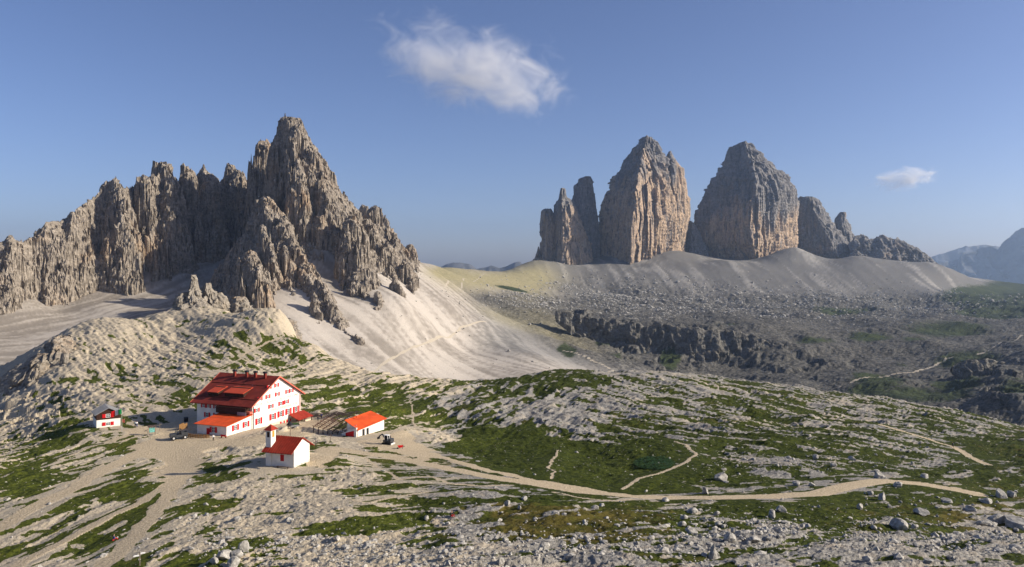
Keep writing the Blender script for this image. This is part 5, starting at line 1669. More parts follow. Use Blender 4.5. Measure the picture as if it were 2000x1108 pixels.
MB().bar((-0.5, 0.2, 3.30), (-0.5, 6.6, 0.95), 0.10).build('truss_chord', M['palemetal'], fr)
# rafters run away from the viewer, battens lie across them
def deck(a, b):       # roof surface of the open frame
    return 1.35 + 0.076 * (b - 5.8) + a * 0.30
for i in range(7):
    b_ = 5.8 + i * 1.9
    MB().bar((-0.3, b_, deck(-0.3, b_) - 1.15), (9.5, b_, deck(9.5, b_) - 1.15), 0.16, 0.22).build('rafter', M['darktimber'], fr)
    MB().box((-0.4, b_ - 0.08, -2.6), (-0.2, b_ + 0.08, deck(-0.3, b_) - 1.2)).build('post', M['darktimber'], fr)
for i in range(15):
    a = -0.2 + i * 0.66
    z = deck(a, 5.5) - 0.95; z2 = deck(a, 17.6) - 0.95
    MB().bar((a, 5.4, z), (a + rng.normal(0, 0.15), 17.6 + rng.normal(0, 0.25), z2), 0.36, 0.08).build('batten', M['timber' if i < 9 else 'darktimber'], fr)

# rows of dark planks on the terrace behind
for i in range(9):
    u0, v0 = 612 + i * 11.0, 812 + (i % 2) * 0.6 - i * 0.4
    x, y, z = on(u0, v0)
    t = empty('picnic_table', (x, y, z), math.radians(-38 + rng.normal(0, 3)))
    tag(t, ('%s picnic table from the porch in the dark row behind the open roof frame' % ('first', 'second', 'third', 'fourth', 'fifth', 'sixth', 'seventh', 'eighth', 'ninth')[i]), 'table', 'picnic tables on the terrace')
    for k in range(3): MB().box((-1.5, -0.36 + k * 0.25, 0.72), (1.5, -0.14 + k * 0.25, 0.78)).build('plank', M['darktimber'], t)
    for s in (-1, 1):
        MB().box((-1.5, s * 0.75 - 0.14, 0.42), (1.5, s * 0.75 + 0.14, 0.47)).build('seat', M['darktimber'], t)
        MB().bar((s * 1.1, -0.75, 0.0), (s * 1.1, -0.1, 0.70), 0.08, 0.10).bar((s * 1.1, 0.75, 0.0), (s * 1.1, 0.1, 0.70), 0.08, 0.10).build('leg', M['darktimber'], t)

# ------------------------------------------------------------------ small things in the yard
def tyre(root, x, y, r, w, rim='palemetal'):
    t = MB().tube((x, y - w / 2, r), (x, y + w / 2, r), r, n=14).build('wheel', M['tyre'], root)
    MB().tube((x, y - w / 2 - 0.01, r), (x, y + w / 2 + 0.01, r), r * 0.5, n=10).build('rim', M[rim], t)
    return t


x, y, z = on(349, 858)
jeep = empty('utility_vehicle', (x, y, z), math.radians(215)); jeep.scale = (1.3, 1.3, 1.35); tag(jeep, 'dark open utility vehicle parked on the gravel yard', 'vehicle')
jb = MB().box((-1.75, -0.78, 0.55), (1.75, 0.78, 1.0)).box((0.65, -0.74, 1.0), (1.72, 0.74, 1.28)).box((-1.75, -0.78, 1.0), (-1.62, 0.78, 1.5)).box((-1.6, -0.78, 1.0), (-0.45, -0.70, 1.45)).box((-1.6, 0.70, 1.0), (-0.45, 0.78, 1.45))
jb.build('body', M['carpaint'], jeep)
for sx in (-1.15, 1.15):
    for sy in (-0.72, 0.72): tyre(jeep, sx, sy, 0.42, 0.28)
for sy in (-0.7, 0.7):
    MB().bar((0.62, sy, 1.25), (0.35, sy, 2.05), 0.07).bar((0.35, sy, 2.05), (-0.45, sy, 2.05), 0.07).bar((-0.45, sy, 2.05), (-0.45, sy, 1.0), 0.07).build('roll_cage', M['black'], jeep)
MB().quad((0.60, -0.66, 1.3), (0.60, 0.66, 1.3), (0.38, 0.66, 2.0), (0.38, -0.66, 2.0)).quad((0.57, -0.66, 1.3), (0.35, -0.66, 2.0), (0.35, 0.66, 2.0), (0.57, 0.66, 1.3)).build('windscreen', M['glass'], jeep)
MB().bar((0.35, -0.7, 2.05), (0.35, 0.7, 2.05), 0.07).bar((-0.45, -0.7, 2.05), (-0.45, 0.7, 2.05), 0.07).build('crossbar', M['black'], jeep)
for sy in (-0.35, 0.35): MB().box((-0.25, sy - 0.25, 0.9), (0.2, sy + 0.25, 1.15)).box((-0.35, sy - 0.25, 0.95), (-0.22, sy + 0.25, 1.7)).build('seat', M['black'], jeep)
for sy in (-0.5, 0.5): MB().tube((1.74, sy, 0.95), (1.80, sy, 0.95), 0.12, n=10).build('headlight', M['palemetal'], jeep)

x, y, z = on(757, 868)
ex = empty('excavator', (x, y, z), math.radians(155)); tag(ex, 'small dark excavator with pale cab on the gravel beside the shed', 'excavator')
for sy in (-0.75, 0.75):
    tr = MB()
    prof = [(-1.3, 0.2), (-1.0, 0.0), (1.0, 0.0), (1.3, 0.2), (1.3, 0.42), (1.0, 0.62), (-1.0, 0.62), (-1.3, 0.42)]
    tr.quad(*[(px, sy - 0.2, pz) for px, pz in prof]); tr.quad(*[(px, sy + 0.2, pz) for px, pz in prof[::-1]])
    for i in range(8):
        j = (i + 1) % 8
        tr.quad((prof[j][0], sy - 0.2, prof[j][1]), (prof[i][0], sy - 0.2, prof[i][1]), (prof[i][0], sy + 0.2, prof[i][1]), (prof[j][0], sy + 0.2, prof[j][1]))
    tr.build('track', M['tyre'], ex)
MB().box((-1.5, -0.85, 0.72), (0.9, 0.85, 1.25)).box((-1.5, -0.8, 1.25), (-0.6, 0.8, 1.65)).build('body', M['carpaint'], ex)
cab = MB()
for sx, sy in ((-0.55, -0.1), (0.45, -0.1), (-0.55, 0.8), (0.45, 0.8)): cab.bar((sx, sy, 1.25), (sx, sy, 2.5), 0.1)
cab.box((-0.65, -0.18, 2.5), (0.6, 0.88, 2.62))
cab = cab.build('cab', M['frame'], ex)
MB().box((-0.5, -0.05, 1.3), (0.4, 0.75, 2.48)).build('window', M['glass'], cab)
MB().bar((0.8, -0.4, 1.2), (2.0, -0.4, 2.5), 0.24, 0.32).build('boom', M['carpaint'], ex)
MB().bar((1.95, -0.4, 2.5), (3.1, -0.4, 1.7), 0.2, 0.26).build('arm', M['carpaint'], ex)
MB().slab([(2.9, -0.75, 1.75), (3.4, -0.75, 1.6), (3.4, -0.05, 1.6), (2.9, -0.05, 1.75)], 0.65).build('bucket', M['black'], ex)
MB().box((-1.75, -0.95, 0.1), (-1.62, 0.95, 0.55)).build('dozer_blade', M['palemetal'], ex)

x, y, z = on(782, 877)
wb = empty('wheelbarrow', (x, y, z), math.radians(200)); tag(wb, 'bright red wheelbarrow beside the excavator', 'wheelbarrow')
tb = MB(); a_ = [(-0.45, -0.35, 0.45), (0.4, -0.3, 0.35), (0.4, 0.3, 0.35), (-0.45, 0.35, 0.45)]; c_ = [(-0.75, -0.5, 0.85), (0.75, -0.45, 0.85), (0.75, 0.45, 0.85), (-0.75, 0.5, 0.85)]
tb.quad(*a_[::-1])
for i in range(4): tb.quad(a_[i], a_[(i + 1) % 4], c_[(i + 1) % 4], c_[i])
tb.quad(*[(p[0] * 0.96, p[1] * 0.94, p[2] - 0.06) for p in c_])
tb.build('tray', M['redpaint'], wb)
for sy in (-0.3, 0.3): MB().bar((0.75, sy * 0.4, 0.25), (-1.2, sy, 0.6), 0.06).bar((-0.5, sy, 0.45), (-0.6, sy, 0.0), 0.05).build('handle', M['black'], wb)
MB().tube((0.75, -0.06, 0.22), (0.75, 0.06, 0.22), 0.22, n=12).build('wheel', M['tyre'], wb)

# information board and signposts near the cabin
x, y, z = on(297, 849)
ib = empty('information_board', (x, y, z - 0.1), math.radians(28)); tag(ib, 'wooden information board with blue green map on two posts', 'sign')
for sx in (-0.8, 0.8): MB().box((sx - 0.09, -0.09, 0), (sx + 0.09, 0.09, 2.5)).build('post', M['wood'], ib)
MB().box((-0.71, -0.06, 0.75), (0.71, 0.04, 2.15)).build('panel', M['board'], ib)
MB().slab([(-1.15, -0.5, 2.45), (1.15, -0.5, 2.45), (1.15, 0.5, 2.75), (-1.15, 0.5, 2.75)], 0.10).build('board_roof', M['darktimber'], ib)


def signpost(u, v, h, arms, label, mat='wood', rz=0.3):
    x, y, z = on(u, v)
    s = empty('trail_signpost', (x, y, z - 0.15), rz); tag(s, label, 'signpost')
    MB().tube((0, 0, 0), (0, 0, h + 0.15), 0.07, 0.06, 8).build('post', M[mat], s)
    for (dx, zz_, ln, mt) in arms:
        a = MB(); s0, s1 = (0.08, ln) if dx > 0 else (-0.08, -ln)
        pts = [(s0, zz_), (s1 - 0.15 * dx, zz_), (s1, zz_ + 0.1), (s1 - 0.15 * dx, zz_ + 0.2), (s0, zz_ + 0.2)]
        a.quad(*[(px, -0.035, pz) for px, pz in pts]); a.quad(*[(px, 0.0, pz) for px, pz in pts[::-1]])
        for i in range(5):
            j = (i + 1) % 5
            a.quad((pts[j][0], -0.035, pts[j][1]), (pts[i][0], -0.035, pts[i][1]), (pts[i][0], 0.0, pts[i][1]), (pts[j][0], 0.0, pts[j][1]))
        a.build('arm', M[mt], s)
    return s


signpost(273, 1105, 2.0, [(1, 1.75, 0.75, 'c_white'), (-1, 1.5, 0.85, 'c_white')], 'grey signpost with two pale arms in the lower left foreground', rz=0.5)
signpost(567, 851, 2.7, [(1, 2.0, 0.9, 'darktimber'), (-1, 2.0, 0.9, 'darktimber'), (1, 2.35, 0.6, 'darktimber')], 'dark signpost with crossed arms on the grass behind the chapel', 'darktimber')
signpost(616, 876, 2.2, [(1, 1.9, 0.7, 'darktimber'), (-1, 1.6, 0.6, 'darktimber')], 'dark signpost beside the lit end of the chapel', 'darktimber')
signpost(645, 864, 2.2, [(1, 1.9, 0.6, 'darktimber'), (-1, 1.9, 0.6, 'darktimber')], 'dark signpost on the bank below the red door', 'darktimber')
signpost(288, 852, 2.0, [(-1, 1.5, 0.9, 'wood'), (-1, 1.75, 0.8, 'wood')], 'signpost with two grey arms close to the map board', 'wood')
signpost(312, 841, 2.2, [(1, 1.9, 0.7, 'wood'), (-1, 1.6, 0.7, 'wood')], 'signpost with grey arms between the map board and the big house', 'wood')

# wooden fence by the lean-to
x, y, z = on(364, 853)
x2, y2, z2 = on(410, 856)
fe = empty('board_fence', (x, y, z)); tag(fe, 'low tan board fence curving round the lean-to', 'fence')
n = 9
for i in range(n):
    a, b = i / n, (i + 0.93) / n
    bend = lambda t: 0.9 * math.sin(t * 3.1)
    p0 = ((x2 - x) * a, (y2 - y) * a - bend(a)); p1 = ((x2 - x) * b, (y2 - y) * b - bend(b))
    zz0 = zg(x + p0[0], y + p0[1]) - z; zz1 = zg(x + p1[0], y + p1[1]) - z
    for k in range(2):
        MB().bar((p0[0], p0[1], zz0 + 0.32 + k * 0.42), (p1[0], p1[1], zz1 + 0.32 + k * 0.42), 0.06, 0.36).build('board', M['fence'], fe)
    MB().box((p0[0] - 0.08, p0[1] - 0.08, zz0 - 0.3), (p0[0] + 0.08, p0[1] + 0.08, zz0 + 1.1)).build('post', M['fence'], fe)
x, y, z = on(358, 838)
pn = empty('plank_panel', (x, y, z), math.radians(40)); tag(pn, 'tan plank panel leaning upright beside the dark vehicle', 'panel')
for k in range(5): MB().box((-1.2 + k * 0.48, -0.05 + 0.02 * (k % 2), 0), (-1.2 + k * 0.48 + 0.45, 0.02 + 0.02 * (k % 2), 1.5 + 0.15 * (k % 3))).build('plank', M['fence'], pn)

x, y, z = on(363.5, 824)
bn = empty('storage_bin', (x, y, z), 0.5); tag(bn, 'black storage bin on the shaded track behind the house', 'bin')
MB().box((-0.6, -0.5, 0), (0.6, 0.5, 1.15)).build('body', M['black'], bn)
MB().slab([(-0.66, -0.56, 1.2), (0.66, -0.56, 1.2), (0.66, 0.56, 1.42), (-0.66, 0.56, 1.42)], 0.06).build('lid', M['black'], bn)

x, y, z = on(566, 838)
ps = empty('garden_parasol', (x, y, z)); tag(ps, 'dark half closed parasol in front of the gable wall', 'parasol')
MB().tube((0, 0, 0), (0, 0, 2.5), 0.04).build('pole', M['wood'], ps)
cn = MB()
for i in range(8):
    a, b = i * math.pi / 4, (i + 1) * math.pi / 4
    cn.quad((1.15 * math.cos(a), 1.15 * math.sin(a), 1.15), (1.15 * math.cos(b), 1.15 * math.sin(b), 1.15), (0, 0, 2.45)); cn.quad((1.1 * math.cos(b), 1.1 * math.sin(b), 1.15), (1.1 * math.cos(a), 1.1 * math.sin(a), 1.15), (0, 0, 2.38))
cn.build('canopy', M['black'], ps)
x, y, z = on(575, 836)
tr = empty('trailer', (x, y, z), math.radians(30)); tag(tr, 'small trailer under a green cover beside the porch', 'trailer')
MB().box((-1.3, -0.7, 0.5), (1.3, 0.7, 0.9)).build('bed', M['greymetal'], tr)
MB().slab([(-1.35, -0.75, 1.25), (-0.9, -0.5, 1.5), (0.9, -0.5, 1.5), (1.35, -0.75, 1.25), (1.35, 0.75, 1.25), (0.9, 0.5, 1.5), (-0.9, 0.5, 1.5), (-1.35, 0.75, 1.25)], 0.4).build('cover', M['green'], tr)
for sy in (-0.75, 0.75): tyre(tr, 0, sy, 0.32, 0.18)
MB().bar((1.3, 0, 0.55), (2.2, 0, 0.5), 0.07).build('drawbar', M['black'], tr)

x, y, z = on(437, 855.5)
bc = empty('bench', (x, y, z), math.pi / 2 - HUT[3] + math.pi / 2); tag(bc, 'red brown bench at the foot of the lean-to wall', 'bench')
MB().box((-0.9, -0.2, 0.42), (0.9, 0.2, 0.48)).build('seat', M['shutter'], bc)
MB().box((-0.9, 0.2, 0.55), (0.9, 0.25, 0.95)).build('backrest', M['shutter'], bc)
for sx in (-0.75, 0.75): MB().box((sx - 0.05, -0.18, -0.1), (sx + 0.05, 0.24, 0.42)).build('leg', M['brown'], bc)

# ------------------------------------------------------------------ people
POSES = {
    'stand': dict(hip=(0, 0, .92), knl=(-.10, -.02, .50), ftl=(-.11, .0, .07), tol=(-.13, -.17, .04), knr=(.10, -.02, .50), ftr=(.11, .02, .07), tor=(.13, -.15, .04), chest=(0, 0, 1.28), neck=(0, -.01, 1.50), head=(0, -.03, 1.64), top=(0, -.02, 1.75), ell=(-.27, .02, 1.14), hal=(-.28, -.10, .88), elr=(.27, .02, 1.14), har=(.28, -.08, .88)),
    'walk': dict(hip=(0, 0, .90), knl=(-.09, -.20, .52), ftl=(-.09, -.32, .09), tol=(-.09, -.48, .10), knr=(.09, .06, .50), ftr=(.10, .34, .12), tor=(.10, .22, .03), chest=(0, -.05, 1.26), neck=(0, -.08, 1.48), head=(0, -.11, 1.62), top=(0, -.10, 1.73), ell=(-.26, .14, 1.12), hal=(-.25, .06, .88), elr=(.26, -.16, 1.14), har=(.24, -.34, .98)),
    'sit': dict(hip=(0, .05, .16), knl=(-.14, -.36, .42), ftl=(-.15, -.62, .07), tol=(-.16, -.78, .05), knr=(.14, -.38, .40), ftr=(.16, -.66, .07), tor=(.17, -.82, .05), chest=(0, .0, .54), neck=(0, -.04, .76), head=(0, -.08, .90), top=(0, -.07, 1.01), ell=(-.27, -.08, .40), hal=(-.18, -.34, .46), elr=(.27, -.08, .40), har=(.18, -.34, .46)),
}


def skinmesh(name, verts, edges, radii, mat, parent, root=0, sub=1):
    me = bpy.data.meshes.new(name)
    me.from_pydata(verts, edges, [])
    o = link(name, me, parent)
    md = o.modifiers.new('skin', 'SKIN'); md.use_smooth_shade = True
    if sub:
        sb = o.modifiers.new('sub', 'SUBSURF'); sb.levels = sb.render_levels = sub
    for i, r in enumerate(radii):
        sv = me.skin_vertices[0].data[i]
        sv.radius = r if isinstance(r, tuple) else (r, r)
        sv.use_root = (i == root)
    me.materials.append(mat)
    return o


def person(u, v, pose, rz, top, legs, label, pack=None, hair='hair', scale=1.0):
    p = POSES[pose]
    x, y, z = on(u, v)
    r = empty('person', (x, y, z), rz); r.scale = (scale,) * 3
    tag(r, label, 'person')
    shl, shr = [(p['neck'][0] + s * .17, p['neck'][1] + .01, p['neck'][2] - .09) for s in (-1, 1)]
    hpl, hpr = [(p['hip'][0] + s * .09, p['hip'][1], p['hip'][2] - .03) for s in (-1, 1)]
    mid = tuple((a + b) / 2 for a, b in zip(p['hip'], p['chest']))
    V = [p['hip'], mid, p['chest'], p['neck'], p['head'], p['top'], shl, p['ell'], p['hal'], shr, p['elr'], p['har'], hpl, p['knl'], p['ftl'], p['tol'], hpr, p['knr'], p['ftr'], p['tor']]
    E = [(0, 1), (1, 2), (2, 3), (3, 4), (4, 5), (2, 6), (6, 7), (7, 8), (2, 9), (9, 10), (10, 11), (0, 12), (12, 13), (13, 14), (14, 15), (0, 16), (16, 17), (17, 18), (18, 19)]
    R = [(.13, .10), (.12, .09), (.14, .10), .055, (.085, .10), .06, .06, .045, .035, .06, .045, .035, .085, .06, .045, .035, .085, .06, .045, .035]
    skinmesh('body', V, E, R, M['skin'], r)
    skinmesh('jacket', [p['hip'], mid, p['chest'], shl, p['ell'], tuple(a * .35 + b * .65 for a, b in zip(p['ell'], p['hal'])), shr, p['elr'], tuple(a * .35 + b * .65 for a, b in zip(p['elr'], p['har']))],
             [(0, 1), (1, 2), (2, 3), (3, 4), (4, 5), (2, 6), (6, 7), (7, 8)], [(.17, .13), (.16, .125), (.18, .135), .085, .07, .06, .085, .07, .06], M[top], r)
    skinmesh('trousers', [p['hip'], hpl, p['knl'], p['ftl'], hpr, p['knr'], p['ftr']], [(0, 1), (1, 2), (2, 3), (0, 4), (4, 5), (5, 6)], [(.16, .12), .105, .08, .065, .105, .08, .065], M[legs], r)
    for k in ('l', 'r'):
        skinmesh('boot', [p['ft' + k], p['to' + k]], [(0, 1)], [.065, .05], M['c_dark'], r)
    skinmesh('hair', [(p['head'][0], p['head'][1] + .03, p['head'][2] + .03), (p['top'][0], p['top'][1] + .02, p['top'][2] + .015)], [(0, 1)], [(.095, .105), .07], M[hair], r)
    if pack:
        c = p['chest']
        skinmesh('backpack', [(c[0], c[1] + .22, c[2] - .22), (c[0], c[1] + .22, c[2] + .12)], [(0, 1)], [(.16, .11), (.14, .09)], M[pack], r)
    return r


person(416.7, 861, 'stand', 0.5, 'c_white', 'c_dark', 'person in a white shirt standing on the yard before the lean-to')
person(264, 834, 'walk', 1.6, 'c_pale', 'c_dark', 'hiker in pale clothes walking on the track by the cabin', 'c_white')
person(267, 834, 'walk', 1.4, 'c_white', 'c_blue', 'hiker in a white top close behind the pale clothed hiker')
person(243, 829, 'stand', 2.4, 'c_dark', 'c_dark', 'person in dark clothes beside the corner of the cabin')
person(621, 823, 'walk', 0.6, 'c_dark', 'c_dark', 'person in dark clothes walking past the porch', 'c_dark')
person(628, 818, 'stand', 2.8, 'c_blue', 'c_dark', 'person in a blue jacket next to the terrace tables', 'c_blue')
person(763, 862, 'stand', 2.0, 'c_dark', 'c_dark', 'person in dark clothes standing behind the excavator')
person(882, 1009, 'sit', 0.7, 'c_dark', 'c_red', 'person in black and red sitting in the grass among white rocks')
person(222, 1056, 'sit', 2.2, 'c_blue', 'c_red', 'person in blue and red sitting in the dark grass', hair='c_tan')
person(1861, 875, 'walk', -1.2, 'c_dark', 'c_dark', 'lone hiker with a backpack on the path across the grassy slope', 'c_pale', scale=1.05)

# ------------------------------------------------------------------ boulders
def rock_mesh(name, seed, sub=3, cuts=9, flat=1.0):
    bm = bmesh.new(); bmesh.ops.create_icosphere(bm, subdivisions=sub, radius=1.0)
    r_ = random.Random(seed)
    planes = []
    for _ in range(cuts):
        n = Vector((r_.gauss(0, 1), r_.gauss(0, 1), r_.gauss(0, 0.8))).normalized(); planes.append((n, r_.uniform(0.5, 0.82)))
    for v in bm.verts:
        c = v.co.copy()
        for n, d in planes:
            k = c.dot(n) - d
            if k > 0: c -= n * k * 0.93
        c += c.normalized() * (mnoise.noise(c * 2.2 + Vector((seed, 0, 0))) * 0.10 + mnoise.noise(c * 6 + Vector((0, seed, 0))) * 0.05)
        c.z *= flat
        v.co = c
    me = bpy.data.meshes.new(name); bm.to_mesh(me); bm.free(); me.materials.append(M['boulder'])
    return me


RM = [rock_mesh('boulder', 3 + k, 3, 8 + k % 4, (0.75, 0.62, 0.9, 0.7, 0.55, 0.8)[k % 6]) for k in range(9)]
FLAT = rock_mesh('boulder', 41, 3, 5, 0.32)
PYR = bpy.data.meshes.new('boulder')
_bm = bmesh.new(); bmesh.ops.create_cone(_bm, segments=6, radius1=1.0, radius2=0.16, depth=1.7, cap_ends=True)
bmesh.ops.subdivide_edges(_bm, edges=_bm.edges, cuts=3, use_grid_fill=True)
for v in _bm.verts: v.co += Vector((mnoise.noise(v.co * 1.7), mnoise.noise(v.co * 1.7 + Vector((5, 0, 0))), mnoise.noise(v.co * 2 + Vector((0, 9, 0))))) * 0.28
_bm.to_mesh(PYR); _bm.free(); PYR.materials.append(M['boulder'])

# u, v of the foot, width and height in photo pixels, own label
BIG = [
    (476, 1077, 20, 24, 'upright split boulder, half dark and half pale, topping the lower left rock pile'), (441, 1092, 30, 18, 'square cracked boulder in the middle of the lower left rock pile'),
    (463, 1086, 28, 14, 'long pale boulder joining the split boulder to the square one'), (457, 1107, 34, 20, 'front boulder of the lower left rock pile'), (418, 1100, 20, 12, 'low dark-cracked boulder at the outer end of the lower left rock pile'),
    (1062, 1076, 26, 20, 'large rounded boulder alone at the edge of the bright gravel'), (991, 986, 15, 10, 'white boulder on the grass slope below the gravel trail'), (1014, 995, 9, 8, 'narrow white stone next to the white boulder on the slope'),
    (977, 1102, 18, 14, 'cracked boulder in the dark soil strip at the bottom edge'), (987, 1058, 12, 9, 'pale stone on sandy ground in front of the big rounded boulder'), (1148, 1057, 16, 9, 'flat whitish boulder on the gravel below the yellow grass'),
    (833, 1014, 12, 8, 'white stone in the grass beside the seated person'), (848, 1000, 9, 9, 'pale round stone behind the seated person'), (895, 997, 7, 6, 'small white stone just past the seated person'),
    (1407, 938, 27, 15, 'broad boulder standing in the meadow above the trail'), (1377, 964, 15, 15, 'blocky boulder at the upper rim of the trail'), (1556, 948, 17, 9, 'smooth boulder in the grass hollow before the trail bend'),
    (1586, 950, 15, 8, 'smaller smooth boulder next to the trail bend'), (1593, 897, 12, 11, 'pale upright stone on the slope above the gravel patch'), (1352, 1003, 22, 11, 'flat topped pale slab rock below the trail'),
    (1400, 1006, 13, 8, 'small angular rock behind the flat slab'), (1508, 1010, 22, 16, 'grey domed boulder in the gravel patch below the trail'), (1525, 1000, 20, 13, 'rough grey boulder touching the domed one'),
    (1352, 1044, 27, 15, 'dark sided wedge boulder on the stony slope'), (1367, 1050, 9, 9, 'pale cube of rock right before the wedge boulder'), (1424, 1058, 26, 18, 'cracked dark boulder in the middle of the stone field'),
    (1394, 1090, 32, 30, 'tall pyramid shaped boulder near the bottom edge'), (1520, 1040, 16, 13, 'bright boulder at the sandy end of the stone field'), (1474, 1057, 22, 10, 'long pale boulder lying in the stone field'),
    (1300, 979, 17, 8, 'pale rocks at the lower rim of the trail'), (1717, 934, 25, 14, 'rounded boulder at the inside of the trail bend'), (1754, 951, 19, 11, 'boulder lying on the trail itself'),
    (1699, 966, 13, 9, 'small boulder just under the trail bend'), (1723, 976, 21, 13, 'dark grey boulder in the grass under the trail'), (1680, 995, 15, 12, 'leaning pale boulder in the dark meadow'),
    (1664, 898, 17, 7, 'flat pale boulder high on the slope'), (1628, 911, 12, 8, 'grey stone beside a pale slab on the slope'), (1800, 1006, 28, 13, 'wide pale boulder in the open meadow'),
    (1849, 981, 25, 9, 'low dark boulder buried in the meadow'), (1896, 998, 25, 12, 'sloping boulder in the reddish grass'), (1758, 1034, 38, 22, 'biggest domed rock with shaded hollow side in the lower meadow'),
    (1785, 1033, 17, 12, 'bluish boulder resting against the big domed rock'), (1954, 972, 22, 18, 'stacked grey boulders where the trail ends'), (1977, 970, 20, 12, 'grey boulder past the stacked ones'),
    (1927, 983, 25, 11, 'flat grey boulder in front of the stacked ones'), (1946, 1020, 30, 18, 'large grey boulder at the edge of the gravel slope'), (1923, 1026, 28, 12, 'brownish low boulder on the gravel slope'),
    (1985, 1028, 50, 20, 'long brown rock cut by the frame edge'), (1806, 933, 22, 8, 'pale broken rock above the trail'), (1707, 1033, 14, 7, 'pale slab in the shade of the big domed rock'),
    (1404, 1028, 15, 10, 'grey twin stone between slab and stone field'), (1336, 1014, 15, 9, 'white broken stone left of the flat slab'), (1435, 1040, 15, 10, 'dark angular stone amid the stone field'), (1332, 1028, 17, 11, 'rough whitish stone heap under the flat slab'),
]


def put_boulder(x, y, w, h, mesh, label, group=None, rz=None):
    z = zg(x, y)
    o = link('boulder', mesh)
    zext = max(v.co.z for v in mesh.vertices) - min(v.co.z for v in mesh.vertices)
    sx = w / 2 * 1.12
    o.scale = (sx, sx * random.uniform(0.7, 0.95), max(0.12, h * 1.25 / zext))
    o.rotation_euler = (random.uniform(-.12, .12), random.uniform(-.12, .12), random.uniform(0, 6.28) if rz is None else rz)
    o.location = (x, y, z + h * 0.30)
    tag(o, label, 'boulder', group)
    return o


for k, (u, v, w, h, lb) in enumerate(BIG):
    x, y, z = on(u, v)
    px = y / F
    me = FLAT if 'slab' in lb and 'flat' in lb else (PYR if 'pyramid' in lb else RM[k % 9])
    put_boulder(x, y, w * px, h * px, me, lb, rz=0.4 if me is not RM[k % 9] else None)

# more boulders: each is placed and described by the nearest large one
LAND = {0: 'split boulder on the lower left rock pile', 5: 'lone rounded boulder at the bright gravel', 6: 'white boulder below the trail', 8: 'cracked boulder at the bottom edge', 10: 'flat whitish boulder', 11: 'white stone by the seated person',
        14: 'broad meadow boulder', 15: 'blocky boulder on the trail rim', 16: 'smooth boulder before the trail bend', 18: 'upright stone above the gravel patch', 19: 'flat topped slab rock', 21: 'grey domed boulder', 23: 'dark wedge boulder', 25: 'cracked dark boulder of the stone field',
        26: 'pyramid shaped boulder', 27: 'bright boulder on sandy ground', 29: 'pale rocks on the lower trail rim', 30: 'rounded boulder at the trail bend', 33: 'dark grey boulder under the trail', 34: 'leaning pale boulder', 35: 'flat pale boulder high on the slope', 37: 'wide pale meadow boulder', 38: 'low buried boulder', 39: 'sloping boulder in reddish grass',
        40: 'biggest domed rock', 42: 'stacked grey boulders', 45: 'large grey boulder over the gravel slope', 47: 'long brown rock', 48: 'pale broken rock above the trail'}
LPOS = [(k, BIG[k][0], BIG[k][1]) for k in LAND]
used = set()
GRP = [((880, 985, 60, 22), 8, 'pale', (4, 8)), ((1450, 1040, 110, 26), 60, 'angular', (5, 13)), ((1360, 1020, 60, 18), 16, 'broken', (4, 8)), ((1800, 985, 170, 32), 40, 'grey', (4, 9)), ((1650, 890, 260, 30), 40, 'pale', (4, 8)),
       ((1180, 1030, 130, 40), 30, 'white', (4, 8)), ((430, 1090, 50, 14), 12, 'pale', (4, 8)), ((1900, 1035, 100, 18), 26, 'grey', (5, 11)), ((1150, 1085, 200, 16), 26, 'whitish', (5, 12))]
for (u0, v0, ru, rv), n, tone_w, (w0, w1) in GRP:
    for k in range(n):
        u = float(np.clip(u0 + rng.normal(0, 0.5) * ru, 5, 1995)); v = float(min(1100, v0 + rng.normal(0, 0.5) * rv))
        wpx = rng.uniform(w0, w1)
        b, bu, bv_ = min(LPOS, key=lambda q: (q[1] - u) ** 2 + (3 * (q[2] - v)) ** 2)
        if abs(bu - u) < 12 and abs(bv_ - v) < 8 or math.hypot(bu - u, 3 * (bv_ - v)) > 190: continue
        side = ('just left of' if u < bu else 'just right of') if abs(u - bu) > 2.2 * abs(v - bv_) else ('behind' if v < bv_ else 'in front of')
        lb = ('tiny' if wpx < (w0 + w1) / 2 - 1 else 'small') + ' ' + tone_w + ' rock ' + side + ' the ' + LAND[b]
        if lb in used: continue
        used.add(lb)
        x, y, z = on(u, v)
        w = wpx * y / F
        put_boulder(x, y, w, w * rng.uniform(0.45, 0.8), RM[int(rng.integers(9))], lb, 'loose boulders on the foreground slope')
